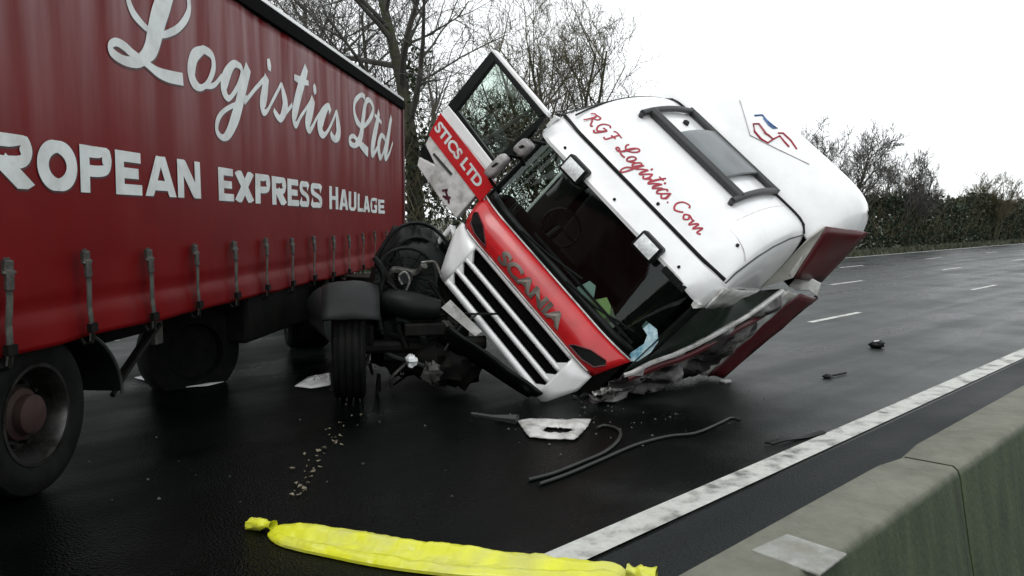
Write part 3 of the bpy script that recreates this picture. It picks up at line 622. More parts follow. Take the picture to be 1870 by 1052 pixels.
mb.build('roof_plug', M_black, rf)
mb = MB(); mb.tube([cab(-1.213, RPS[k][0], 2.83 + (rprof(RPS[k][0]) - 2.83) * .12) for k in range(2, len(RPS))], .012, 5); mb.tube([onroof(-1.08, y, .0) for y in lin(.4, 1.93, 12)], .010, 5); mb.build('roof_trim', M_black, rf)
mb = MB(); mb.tube([onroof(x, 1.94, .005) for x in lin(-1.1, 1.1, 30)], .020, 6); mb.build('rear_seal', M_black, rf)
# hatch frame from the photograph, laid on the roof
hA, hB, hC, hD = [roofhit(*p) for p in ((1172, 206), (1262, 200), (1422, 357), (1346, 380))]
yF = (hA[1] + hD[1]) / 2; yR = min(1.93, max(yF + .5, 1.9)); xL, xR = (hA[0] + hB[0]) / 2, (hC[0] + hD[0]) / 2
mb = MB()
mb.tube([onroof(xL, y, .05) for y in lin(yF - .05, yR, 8)], .034, 8); mb.tube([onroof(xR, y, .05) for y in lin(yF - .05, yR, 8)], .034, 8)
mb.tube([onroof(x, yF + .1, .05) for x in lin(xL, xR, 10)], .05, 8); mb.tube([onroof(x, yR, .05) for x in lin(xL - .03, xR + .03, 10)], .04, 8)
for x in (xL, xR): mb.tube([onroof(x, yF - .05, -.01), onroof(x, yF - .05, .055)], .03, 8); mb.tube([onroof(x, yR, -.01), onroof(x, yR, .055)], .03, 8)
ht = mb.build('hatch_frame', M_grey, tu, smooth=50)
mb = MB(); mb.grid(lambda x, y: onroof(x, y, .045), lin(lerp(xL, xR, .28), lerp(xL, xR, .80), 10), lin(yF + .13, yR - .03, 6)); mb.build('hatch_lid', mat('grey_tinted_plastic', (.12, .135, .14), .3, var=.1), ht, solid=.03, smooth=50, bevel=.01)
mb = MB(); mb.tube([onroof(lerp(xL, xR, .15), lerp(yF, yR, .55), 0), onroof(lerp(xL, xR, .15), lerp(yF, yR, .55), .03)], .035, 10); mb.build('beacon_socket', M_black, ht)
# script on roof front: reuse of the traced strokes plus capitals
GL = {'R': [[(.0, .75, .03), (.1, .98, .04), (.35, .8, .08), (.22, .2, .1), (.1, .0, .05)], [(.3, .95, .04), (.6, .95, .06), (.62, .65, .08), (.35, .5, .04), (.5, .3, .07), (.7, .0, .09), (.82, .08, .03)]],
      'G': [[(.6, .85, .05), (.45, .98, .04), (.15, .7, .07), (.1, .3, .1), (.3, .05, .06), (.55, .3, .05), (.6, .5, .04)], [(.35, .48, .03), (.65, .5, .06), (.5, .1, .09), (.3, -.15, .05), (.15, -.05, .04)]],
      'F': [[(.1, .85, .04), (.3, .98, .05), (.75, .92, .06)], [(.5, .95, .06), (.4, .45, .1), (.28, .05, .08), (.08, .05, .04)], [(.25, .5, .04), (.6, .55, .05)]],
      '.': [[(.0, .0, .08), (.06, .06, .08)]],
      'C': [[(.62, .8, .06), (.5, .98, .04), (.2, .8, .06), (.08, .35, .11), (.25, .02, .07), (.5, .15, .04), (.62, .3, .03)]],
      'o': [[(.2, .45, .05), (.05, .25, .09), (.18, .02, .05), (.32, .22, .06), (.2, .45, .05), (.45, .35, .03)]],
      'm': [[(.0, .45, .05), (.02, .0, .08), (.15, .42, .04), (.2, .4, .05), (.2, .0, .08), (.34, .42, .04), (.38, .4, .05), (.38, .02, .08), (.5, .1, .03)]]}
LOG = STRK[:16]; ls = np.array([q for st in LOG for q in st]); l0, l1 = ls[:, 0].min(), ls[:, 0].max(); lz0 = 2.87
tb = MB(); t_a = roofhit(1068, 238); 
def rmap(x, v): return x, .455 + v * .135
def roofstroke(pts, x0, sx, sv=1, v0=0):
    q = [(x0 + p[0] * sx, v0 + p[1] * sv, p[2] * .13) for p in pts]
    q2 = [(a, b * .17, max(.012, w)) for a, b, w in q]
    ribbon(tb, q2, lambda x, w, o: onroof(x, .40 + w * .62, .004 + o), 0, wscale=.95)
x = -1.0
for ch, wd in (('R', .155), ('G', .135), ('F', .16)):
    for st in GL[ch]: roofstroke(st, x, .17)
    x += wd
x0 = -.52; wl = .72
for st in LOG: roofstroke([((p[0] - l0) / (l1 - l0), (p[1] - lz0) / .62, p[2] * 1.1) for p in st], x0, wl)
x = .24
for st in GL['.']: roofstroke(st, x, .17)
for st in GL['C']: roofstroke(st, x + .05, .2)
for st in GL['o']: roofstroke(st, x + .19, .22)
for st in GL['m']: roofstroke(st, x + .30, .30)
tb.build('lettering', M_lred, rf)
# air deflector behind roof
FP = [tuple(p) for p in smoothpath([(1.93, 3.58), (1.97, 3.76), (2.06, 3.94), (2.20, 4.12), (2.38, 4.25), (2.6, 4.31), (2.85, 4.32)], 5)]
def fairz(x, zc):
    e = min(1, abs(x) / 1.46); return 3.40 + (zc - 3.40) * (max(0, 1 - e ** 9)) ** .42
xf = [-1.46 * math.sin(a) for a in lin(PI / 2, -PI / 2, 57)]
mb = MB(); mb.grid(lambda x, k: cab(x * lerp(.90, 1, min(1, (FP[k][0] - 1.93) / .5)), FP[k][0] + .10 * (abs(x) / 1.46) ** 3, fairz(x, FP[k][1])), xf, list(range(len(FP))))
df = mb.build('air_deflector', M_white, tu, smooth=180, solid=.02, offset=-1)
def fair_at(px, py):
    o, d = cabray(px, py); t = 6.5
    while t < 15:
        p = o + d * t
        if p[1] > 1.94:
            zc = float(np.interp(p[1] - .10 * (abs(p[0]) / 1.46) ** 3, [q[0] for q in FP], [q[1] for q in FP]))
            if p[2] < fairz(p[0], zc): return cab(*(p - d * .012))
        t += .004
    return None
def logo_pt(px, py):
    q = fair_at(px, py); return q if q is not None else cab(*cabplane(px, py, 2.35))
for name, pth, m, w in (('logo_line', [(1351, 183), (1360, 212), (1370, 247)], M_lgrey, .006), ('logo_line', [(1370, 247), (1420, 272), (1478, 300)], M_lgrey, .005),
                     ('logo_letter', [(1378, 211), (1392, 210), (1400, 220), (1412, 230), (1419, 234), (1412, 234), (1404, 228), (1395, 216)], M_lblue, .011),
                     ('logo_letter', [(1400, 245), (1386, 226), (1376, 226), (1378, 240), (1390, 254), (1402, 261), (1412, 254), (1404, 247), (1396, 242)], M_lred, .012), ('logo_letter', [(1421, 243), (1430, 243), (1444, 256), (1455, 272)], M_lred, .010), ('logo_letter', [(1412, 254), (1424, 248), (1432, 258), (1441, 268)], M_lred, .010)):
    mb = MB(); mb.tube([logo_pt(*p) for p in pth], w, 5); mb.build(name, m, df)
# deflector side panels: upper side intact, lower side splayed and scuffed
mb = MB(); mb.grid(lambda y, z: cab(-1.26, y, z), [1.9, 2.3, 2.7], lin(2.0, 3.3, 5)); mb.build('side_panel', M_white, tu, solid=.03)
def cp(px, py, y): return cab(*cabplane(px, py, y))
def loft(a, b, c, d, nu=8, nv=8, amp=0., seed=0):
    mb = MB(); mb.grid(lambda u, v: lerp(lerp(a, b, u), lerp(d, c, u), v) + VX * (amp * nz(u * 3 + seed, v * 4, seed, 1.3)), lin(0, 1, nu), lin(0, 1, nv)); return mb
pA, pB, pC, pD = cp(1506, 413, 2.0), cp(1582, 423, 2.62), cp(1497, 513, 2.62), cp(1448, 507, 1.95)
loft(pA, pB, pC, pD).build('side_panel', M_maroon, tu, solid=.03, smooth=60)
loft(cp(1486, 432, 1.96), pA, pD, cp(1444, 502, 1.9), 4, 6).build('panel_flash', M_wdirty, tu, solid=.02)
loft(cab(1.17, 1.90, 3.60), pA, pD, cab(1.215, 1.88, 2.88), 5, 6).build('panel_flash', mat('grey_beige_paint', (.30, .29, .26), .5, var=.2), tu, solid=.02)
mb = MB(); mb.tube([pB, lerp(pB, pC, .5), pC], .022, 6); mb.build('edge_rubber', M_black, tu)
mb = MB(); mb.plate([cp(x, y, 2.3) for x, y in ((1440, 522), (1452, 509), (1484, 509), (1499, 517), (1491, 541), (1476, 530), (1456, 531))], VY, .05); mb.build('side_panel_band', M_wdirty, tu, bevel=.01)
qA, qB, qC, qD = cp(1430, 530, 1.85), cp(1491, 542, 2.55), ground(1318, 693) + np.array([0, 0, .03]), ground(1270, 702) + np.array([0, .1, .10])
qm, qn = lerp(qA, qB, .42), lerp(qD, qC, .45)
loft(qA, qm, qn, qD, 6, 14, .05, 3).build('panel_flash', M_wdirty, tu, solid=.02, smooth=50)
loft(qm, qB, qC, qn, 6, 14, .03, 5).build('side_panel', M_maroon, tu, solid=.02, smooth=50)
mb = MB(); mb.tube([qB, lerp(qB, qC, .5), qC], .024, 6); mb.build('edge_rubber', M_black, tu)
mb = MB(); mb.box(cab(0, 2.83, 3.6), (1.3, .02, .6), (VX, VY, VZ)); mb.build('deflector_back', M_blackm, tu)
# cab body: rear wall, floor, sides
mb = MB(); mb.box(cab(-.1, 2.2, 2.45), (1.1, .03, 1.18), (VX, VY, VZ)); mb.build('rear_wall', M_void, tu)
mb = MB(); mb.add([cab(*q) for q in ((-1.2, .15, 1.08), (.62, .15, 1.08), (.62, 2.2, 1.08), (-1.2, 2.2, 1.08), (1.2, .15, 1.27), (1.2, 2.2, 1.50))], [(0, 1, 2, 3), (1, 4, 5, 2)]); mb.build('floor', M_blackm, tu, solid=.03)
mb = MB(); band(mb, -1.12, 1.1, lambda x: 1.05 if x < .6 else 1.05 + .3 * (x - .6), 1.78, .10, 12); mb.build('front_wall', M_blackm, tu, solid=.02)
# right (upper) side: sleeper side
mb = MB(); mb.box(cab(-1.2, 1.78, 1.95), (.02, .42, .88), (VX, VY, VZ)); mb.build('sleeper_side', M_white, tu, bevel=.01)
mb = MB(); mb.box(cab(-1.2, .85, 2.75), (.02, .52, .07), (VX, VY, VZ)); mb.build('door_surround', M_white, tu)
# left (lower) side: upper skin, window, crumpled door
mb = MB(); mb.grid(lambda y, z: cab(1.215 + .02 * nz(y, z, 1, 3), y, z), lin(.34, 2.2, 16), lin(2.58, 2.83, 4)); mb.build('side_skin', M_wdirty, tu, solid=.02, smooth=60)
SILL = [cp(1138, 684, .16), cp(1200, 657, .42), cp(1262, 632, .72), cp(1322, 600, 1.05), cp(1375, 568, 1.4), cp(1428, 530, 1.85)]
TOPL = [cab(1.17, .22, 2.55), cab(1.19, .5, 2.60), cab(1.20, .9, 2.66), cab(1.21, 1.25, 2.72), cab(1.215, 1.6, 2.78), cab(1.22, 1.9, 2.82)]
BOTL = [ground(1066, 742), ground(1115, 738), ground(1165, 728), ground(1215, 716), ground(1262, 704), ground(1300, 694)]
SILL, TOPL, BOTL = smoothpath(SILL, 6), smoothpath(TOPL, 6), smoothpath(BOTL, 6); nS = len(SILL)
mb = MB(); mb.grid(lambda i, v: lerp(SILL[i], TOPL[i], v) - VX * .02, list(range(nS)), [0, .5, 1]); mb.build('side_window', mat('dark_green_side_glass', (.010, .017, .012), .25, var=.4, scale=4, spec=.12), tu, smooth=180)
mb = MB(); mb.tube([TOPL[i] - VX * .01 for i in range(nS)], .035, 6); mb.build('window_rail', M_wdirty, tu, smooth=50)
def crump(i, v):
    p = lerp(SILL[int(i)], BOTL[int(i)] + np.array([0, .12, .03]), v); a = i / nS * 2.0
    k = .16 * nz(a * 1.6, v * 2.0, 3, 1.6) + .09 * nz(a, v, 8, 6.5) + .04 * nz(a, v, 1, 15)
    q = p + VX * k * (v > 0) + VZ * .06 * nz(a, v, 12, 6) * (v > 0); q[2] = max(q[2], .015 + .04 * abs(nz(a * 9, v * 3, 2))); return q
mb = MB(); mb.grid(crump, list(range(nS)), lin(0, 1, 26)); mb.build('crumpled_door', mat('crushed_paint', (.16, .155, .15), .45, var=.6, scale=5, dirt=(.012, .008, .008), dscale=3.2, damt=.97, dthr=(.40, .54)), tu, solid=.01, smooth=25)
mb = MB(); mb.tube([SILL[i] + VX * (.01 + .012 * nz(i * .3, 1)) for i in range(nS)], .024, 6); mb.build('window_sill', M_wdirty, tu, smooth=50)
mb = MB(); mb.tube([lerp(SILL[i], BOTL[i], .16 + .05 * nz(i * .2, 4)) + VX * .03 for i in range(2, nS)], .03, 6); mb.build('door_trim', M_maroon, tu, smooth=50)
# torn metal hanging at the crushed corner, resting on the road
rs = random.Random(3)
for k, (px, py, ln, wd, m, rot) in enumerate([(1085, 742, .5, .10, M_black, .5), (1120, 728, .45, .07, M_metal, .6), (1150, 732, .5, .12, M_blackm, .55), (1190, 716, .5, .1, M_metal, .5), (1230, 705, .5, .12, M_blackm, .62), (1262, 695, .45, .06, M_wdirty, .5), (1295, 688, .35, .1, M_blackm, .6), (1060, 735, .3, .04, M_blackm, .3), (1320, 694, .25, .06, M_black, .2), (1105, 752, .2, .03, M_metal, .5), (1210, 700, .5, .04, M_metal, .7)]):
    c = ground(px, py) + np.array([0, .25, .10 + .05 * rs.random()])
    d = np.array([math.cos(rot), math.sin(rot) * .8, .25 * rs.uniform(-.5, 1)]); d /= np.linalg.norm(d); w = np.cross(d, (0, -.6, .8)); w /= np.linalg.norm(w); nr = np.cross(d, w)
    mb = MB(); mb.grid(lambda u, v: c + d * u * ln / 2 + w * v * wd + nr * (.05 * nz(u * 2 + k, v * 2, k, 1.5) + .03 * nz(u * 5, v * 4, k, 1.0)) + np.array([0, 0, max(0, .03 - (c + d * u * ln / 2 + w * v * wd)[2])]), lin(-1, 1, 12), lin(-1, 1, 5))
    mb.build('torn_panel', m, tu, solid=.012, smooth=30)
# open door on the upper side (at right angles to the cab)
DY = .10
def D(x, z, off=0): return cab(x, DY - off, z)
mb = MB()
mb.plate([D(-1.19, 1.38), D(-1.19, 1.99), D(-2.12, 2.02), D(-2.04, 1.66), D(-1.99, 1.64), D(-1.78, 1.585), D(-2.0, 1.51), D(-1.95, 1.43), D(-1.5, 1.385)], VY, .07)
dr = mb.build('door', M_wdirty, tu, bevel=.01)
mb = MB(); mb.plate([D(-1.17, 1.975, .004), D(-1.17, 2.065, .004), D(-2.12, 2.13, .004), D(-2.12, 2.0, .004)], VY, .06); mb.build('window_sill', M_white, dr, bevel=.01)
mb = MB(); mb.plate([D(-1.10, 1.70, .010), D(-1.10, 1.95, .010), D(-2.13, 2.01, .010), D(-2.07, 1.76, .010)], VY, .012); rb = mb.build('red_band', M_red, dr)
put_text('lettering', 'STICS LTD', lambda u, v: D(lerp(-2.07, -1.22, u), lerp(1.845, 1.765, u) + lerp(0, .115, v) , .014), M_letter, rb, .035)
mb = MB(); zc = 2.1
mb.plate([D(-2.13, 2.08), D(-2.13, 2.84), D(-2.02, 2.79), D(-2.0, 2.12)], VY, .06); mb.plate([D(-2.02, 2.79, .002), D(-2.13, 2.84, .002), D(-1.19, 2.795, .002), D(-1.22, 2.73, .002)], VY, .06)
mb.plate([D(-1.22, 2.73), D(-1.17, 2.80), D(-1.17, 2.05), D(-1.30, 2.07)], VY, .06); mb.plate([D(-2.0, 2.12, -.005), D(-1.30, 2.07, -.005), D(-1.30, 2.11, -.005), D(-2.0, 2.17, -.005)], VY, .05)
mb.build('window_frame', M_black, dr, bevel=.008)
mb = MB(); mb.plate([D(-2.14, 2.845, .005), D(-2.10, 2.88, .005), D(-1.18, 2.83, .005), D(-1.16, 2.79, .005)], VY, .075); mb.build('frame_top', M_white, dr, bevel=.008)
mb = MB(); mb.add([D(-2.02, 2.10, -.03), D(-2.02, 2.80, -.03), D(-1.21, 2.75, -.03), D(-1.29, 2.06, -.03)], [(0, 1, 2, 3)]); mb.build('glass', M_glass2, dr)
mb = MB(); mb.box(D(-1.72, 1.66, .008), (.16, .008, .012), (VX, VY, VZ)); mb.build('handle', M_grey, dr)
mb = MB()
for x, z, a in ((-1.50, 1.49, .9), (-1.46, 1.48, -.4), (-1.42, 1.465, .6), (-1.39, 1.45, -.7), (-1.44, 1.44, .2)):
    mb.box(D(x, z, .004), (.034, .004, .011), (VX * math.cos(a) + VZ * math.sin(a), VY, -VX * math.sin(a) + VZ * math.cos(a)))
mb.build('emblem', mat('dark_emblem', (.06, .012, .02), .4), dr)
mb = MB(); mb.plate([D(-2.07, 1.64, -.03), D(-1.80, 1.60, -.03), D(-1.97, 1.52, -.03), D(-2.05, 1.55, -.03)], VY, .03); mb.build('door_inner', M_black, dr)
def sgp(v, e): return math.copysign(abs(v) ** e, v)
# mirrors folded at the pillar
for px, py, rx, rz in ((957, 270, .075, .095), (908, 303, .06, .15)):
    c0 = cabplane(px, py, -.02); mb = MB()
    mb.grid(lambda a, b: cab(c0[0] + rx * sgp(math.cos(a), .55) * sgp(math.cos(b), .45) + .25 * rx * math.sin(a), c0[1] + .05 * sgp(math.sin(b), .6), c0[2] + rz * sgp(math.sin(a), .55) * sgp(math.cos(b), .45)), [2 * PI * k / 18 for k in range(18)], lin(-PI / 2 + .05, PI / 2 - .05, 9), wrapu=True)
    mm = mb.build('mirror', mat('pinkish_mirror_cap', (.36, .345, .34), .3, var=.25, scale=9, dirt=(.08, .08, .08), dscale=6, damt=.7), tu, smooth=180)
    mb = MB(); mb.tube([cab(c0[0], c0[1] + .03, c0[2] - rz), cab(c0[0] + .06, .12, c0[2] - rz - .05)], .02, 6); mb.build('mirror_arm', M_black, mm); mb = MB(); mb.tube([cab(c0[0], c0[1] + .03, c0[2] + rz), cab(c0[0] + .06, .16, c0[2] + rz + .05)], .02, 6); mb.build('mirror_arm', M_black, mm)
c0 = cabplane(1014, 345, .08); mb = MB(); mb.tube([cab(*cabplane(1030, 322, .14)), cab(*c0), cab(*cabplane(1000, 358, .06))], [.014, .032, .03], 8); mb.build('front_mirror', M_grey, tu, smooth=60)
# interior
mb = MB(); mb.grid(lambda u, v: cab(lerp(-1.1, 1.1, u), .22 + .55 * v, 1.80 + .06 * math.sin(v * PI) - .45 * max(0, v - .8) / .2), lin(0, 1, 14), lin(0, 1, 10)); mb.build('dashboard', M_void, tu, smooth=60)
sw = [cab(-.5 + .22 * math.cos(a), .72 + .12 * math.sin(a) * .5, 1.98 + .19 * math.sin(a)) for a in lin(0, 2 * PI, 25)]
mb = MB(); mb.tube(sw, .017, 6, cap=False); mb.tube([cab(-.5, .72, 1.98), cab(-.5, .6, 1.75)], .04, 8); mb.tube([sw[0], cab(-.5, .74, 1.98), sw[12]], .02, 6); mb.build('steering_wheel', M_black, tu)
for x in (-.55, .55):
    mb = MB(); mb.box(cab(x, 1.25, 1.55), (.26, .26, .1), (VX, VY, VZ)); mb.box(cab(x, 1.55, 2.0), (.25, .08, .42), (VX, VY * .97 + VZ * .2, VZ * .97 - VY * .2)); mb.box(cab(x, 1.62, 2.5), (.13, .05, .09), (VX, VY, VZ)); mb.build('seat', M_fabric, tu, bevel=.05)
mb = MB(); mb.box(cab(0, 1.98, 1.75), (1.1, .2, .1), (VX, VY, VZ)); mb.build('bunk', M_fabric, tu, bevel=.03)

# ---- chassis (upright)
FA = np.array([-.60, 8.16, 0]); H = np.array([.36, -.933, 0]); H /= np.linalg.norm(H); LT = np.array([-H[1], H[0], 0]); ZZ = np.array([0, 0, 1.])
def CH(l, f, z): return FA + LT * l + H * f + ZZ * z
for l in (-.42, .42):
    mb = MB(); mb.box(CH(l, -2.5, .78), (.04, 2.1, .13), (LT, H, ZZ)); mb.build('chassis_rail', M_blackm, tu)
for f in (-4.2, -3.0, -1.7):
    mb = MB(); mb.box(CH(0, f, .78), (.42, .05, .08), (LT, H, ZZ)); mb.build('crossmember', M_blackm, tu)
wa = np.array([-.97, -.18, 0]); wa /= np.linalg.norm(wa)
wc = np.array([-1.585, 7.93, .50])
wheel(tu, wc, wa, R=.50, w=.31, rim=.29, grooves=4, rimm=M_rimdark)
mb = MB(); mb.tube([wc - wa * .12, CH(.35, 0, .5)], .07, 10); mb.build('front_axle', M_blackm, tu)
for l, ax in ((-.98, -LT), (.98, LT)):
    wheel(tu, CH(l, -3.6, .5), ax, R=.5, w=.55, rim=.28, grooves=7, rimm=M_rimdark)
mb = MB(); mb.tube([CH(-.7, -3.6, .5), CH(-.2, -3.6, .52), CH(0, -3.6, .54), CH(.2, -3.6, .52), CH(.7, -3.6, .5)], [.08, .09, .24, .09, .08], 12); mb.build('drive_axle', M_blackm, tu, smooth=50)
mb = MB(); mb.lathe([(.001, .0), (.45, .0), (.45, -.06), (.1, -.08)], CH(0, -3.5, .97), ZZ, 30, ref=(1, 0, 0)); mb.build('fifth_wheel', M_blackm, tu)
mb = MB(); mb.tube([CH(-.82, -1.0, .62), CH(-.82, -2.6, .62)], .30, 20); mb.build('fuel_tank', M_grey, tu, smooth=50)
# front wing over the wheel (grey) and black wheel-arch liner
X1 = np.array([.98, .2, 0]); X1 /= np.linalg.norm(X1); Y1 = np.array([-X1[1], X1[0], 0])
mb = MB(); mb.grid(lambda a, u: np.array([-1.53, 7.95, 0]) + X1 * lerp(-.30, .22, u) - Y1 * math.cos(a) * .60 + ZZ * (.58 + math.sin(a) * (.50 + .05 * math.sin(u * 3)) + .02 * nz(u * 3, a * 3)), lin(math.radians(28), math.radians(150), 18), lin(0, 1, 8)); mb.build('wing', mat('dark_wing_plastic', (.007, .009, .009), .6, var=.3, spec=.3), tu, solid=.025, smooth=60)
def lump(c, r, seed, amp=.3, n=10, m=7):
    mb = MB(); c = np.array(c)
    mb.grid(lambda a, b: c + np.array([r[0] * math.cos(a) * math.cos(b), r[1] * math.sin(a) * math.cos(b), r[2] * math.sin(b)]) * (1 + amp * nz(math.cos(a) * 2 + seed, math.sin(a) * 2, b * 2, 1.2)), [2 * PI * k / n for k in range(n)], lin(-PI / 2 + .1, PI / 2 - .1, m), wrapu=True); return mb
c0 = np.array([-1.04, 8.75, 1.02])
mb = lump(c0 + ZZ * .02, (.44, .42, .64), 4, .22, 26, 16); mb.build('arch_liner', M_black, tu, smooth=50)
lump(c0 + np.array([-.28, -.1, -.25]), (.22, .3, .5), 9, .35, 18, 12).build('arch_liner', M_black, tu, smooth=40)
for da, rr in ((0, .34), (.05, .44)):
    mb = MB(); mb.tube([c0 + X1 * math.cos(a) * rr + ZZ * (math.sin(a) * (rr + .2) + da) - Y1 * (.28 - da) for a in lin(math.radians(25), math.radians(160), 14)], .02, 6); mb.build('liner_rib', M_black, tu, smooth=60)
# engine, radiator fan, hoses, tank
mb = MB(); e0 = np.array([-.98, 9.0, 0]); 
mb.box(e0 + ZZ * .82, (.36, .55, .38), (LT, H, ZZ))
for k in range(5): mb.box(e0 + ZZ * 1.24 - H * (.45 - .2 * k), (.28, .08, .07), (LT, H, ZZ))
mb.box(e0 + ZZ * .36, (.26, .5, .1), (LT, H, ZZ)); mb.build('engine', M_blackm, tu, bevel=.03)
fc = np.array([-1.07, 8.28, 1.16]); fa = np.array([.1, -.98, .15]); fa /= np.linalg.norm(fa)
mb = MB(); fx = np.cross(fa, ZZ); fx /= np.linalg.norm(fx); fz = np.cross(fx, fa)
mb.tube([fc + .30 * (math.cos(a) * fx + math.sin(a) * fz) for a in lin(0, 2 * PI, 29)], .02, 6, cap=False); fr = mb.build('fan_shroud', M_black, tu)
mb = MB()
for k in range(22):
    a = k * 2 * PI / 22; r0, r1 = .07, .29; mb.tube([fc + r0 * (math.cos(a) * fx + math.sin(a) * fz), fc + r1 * (math.cos(a + .15) * fx + math.sin(a + .15) * fz)], .007, 4)
mb.tube([fc - fa * .05, fc + fa * .04], .07, 12)
for rr in (.14, .21): mb.tube([fc + rr * (math.cos(a) * fx + math.sin(a) * fz) for a in lin(0, 2 * PI, 25)], .006, 4, cap=False)
mb.build('fan', M_black, fr)
mb = MB(); mb.tube([(-1.32, 8.05, .92), (-1.2, 8.0, .95), (-.95, 8.0, .90), (-.72, 8.05, .86)], [.08, .13, .14, .10], 14); mb.build('air_pipe', M_black, tu, smooth=60)
for nm, pts, r, m in (('hose', [(700, 640), (722, 652), (748, 660), (775, 668)], .022, M_grey), ('hose', [(683, 470), (700, 500), (690, 560), (700, 610)], .03, M_black), ('hose', [(735, 520), (728, 505), (740, 497), (748, 512), (742, 530)], .012, M_metal), ('cable', [(812, 640), (830, 610), (850, 590), (870, 575)], .012, M_grey), ('cable', [(770, 480), (792, 478), (800, 490), (806, 505)], .014, M_metal), ('hose', [(690, 600), (730, 615), (780, 618), (820, 600)], .03, M_black)):
    mb = MB(); mb.tube(smoothpath([onplane(x, y, (-1, 8.0, 0), (0, 1, 0)) for x, y in pts], 4), r, 6); mb.build(nm, m, tu, smooth=60)
re = random.Random(17)
for k in range(26):
    c = np.array([re.uniform(-1.35, -.62), re.uniform(8.0, 8.35), re.uniform(.15, 1.25)]); d = np.array([re.gauss(0, .22), re.gauss(0, .06), re.gauss(0, .2)]); d2 = np.array([re.gauss(0, .16), re.gauss(0, .05), re.gauss(0, .2)])
    if c[0] > -.85 and c[2] > .9: c[2] -= .5
    mb = MB(); mb.tube(smoothpath([c - d, c, c + d2, c + d2 + d * .4 - ZZ * .08], 4), re.choice([.012, .018, .028, .04]), 6); mb.build(re.choice(['hose', 'cable', 'pipe']), re.choice([M_black, M_blackm, M_blackm, M_buckle]), tu, smooth=60)
for c, r, sd in (((-1.12, 8.3, .52), (.30, .22, .30), 2), ((-.80, 8.25, .40), (.32, .22, .28), 6), ((-1.25, 8.35, .85), (.16, .2, .22), 8), ((-.55, 8.2, .30), (.3, .2, .22), 11), ((-.95, 8.2, .75), (.28, .18, .16), 14)):
    lump(c, r, sd, .5, 18, 11).build('engine_casing', M_blackm, tu, smooth=35)
mb = MB(); mb.box((-1.32, 8.1, 1.02), (.05, .06, .12)); mb.box((-1.4, 7.95, .62), (.05, .05, .1)); mb.box((-.98, 8.2, .55), (.32, .1, .2), (X1, Y1, ZZ)); mb.box((-.85, 7.95, .68), (.2, .06, .06), (X1, Y1, ZZ)); mb.build('engine_bracket', M_blackm, tu, bevel=.015)
p = onplane(751, 659, (0, 7.9, 0), (0, 1, 0)); lump(p, (.065, .05, .06), 3, .7).build('broken_lamp', M_lamp, tu, smooth=30)
p = onplane(789, 681, (0, 7.75, 0), (0, 1, 0)); lump(p, (.10, .06, .09), 6, .9, 14, 9).build('headlamp', M_buckle, tu, smooth=25)
# black bumper carcass lying below the grille
mb = MB(); 
mb.grid(lambda u, v: lerp(np.array(onplane(815, 600, (0, 7.85, 0), (0, 1, 0))), ground(985, 742) + np.array([0, .12, .07]), u) + ZZ * (-.16 * v * (1 - .6 * u)) + np.array([-.10, .22, 0]) * v + np.array([0, .05 * nz(u * 4, v * 4, 2), .03 * nz(u * 3, v * 3, 7)]), lin(0, 1, 20), lin(-.2, 1, 6)); mb.build('bumper_carcass', M_black, tu, solid=.03, smooth=50)
mb = MB(); mb.plate([onplane(x, y, (0, 7.86, 0), (0, 1, 0)) for x, y in ((806, 562), (822, 548), (880, 606), (868, 614))], (0, 1, 0), .03); mb.build('bumper_strip', M_wdirty, tu)

# ------------------------------------------------------------------ loose things inside the cab
def sheetpx(name, pts, m, y0, label, cat, seed):
    mb = MB(); Q = [cabplane(px, py, y0, .11, 1.75) for px, py in pts]; mb.plate([cab(*(q + np.array([0, .006 * nz(q[0] * 7, q[2] * 7, seed), 0]))) for q in Q], VY, .004)
    c = np.mean(mb.v, axis=0); return tag(mb.build(name, m, None, org=c), label, cat)
sheetpx('paper_sheet', [(1037, 541), (1055, 524), (1077, 513), (1088, 522), (1084, 548), (1066, 556), (1048, 552)], M_paper1, .147, 'pale blue sheet of paper behind the toppled lorry windscreen', 'paper', 1)
sheetpx('paper_sheet', [(1062, 553), (1084, 548), (1108, 543), (1116, 560), (1113, 578), (1094, 584), (1072, 570)], M_paper2, .138, 'pale green sheet of paper against the toppled lorry windscreen', 'paper', 2)
sheetpx('envelope', [(1094, 582), (1118, 562), (1124, 582), (1133, 590), (1112, 603), (1098, 600)], M_paper3, .156, 'buff envelope below the green paper inside the windscreen', 'paper', 3)
sheetpx('plastic_bag', [(x - 8, y - 4) for x, y in ((1180, 600), (1188, 590), (1208, 606), (1210, 628), (1196, 648), (1172, 664), (1152, 664), (1160, 648), (1184, 632), (1190, 616))], M_bag, .19, 'blue and white plastic bag slumped low in the windscreen corner', 'bag', 4)

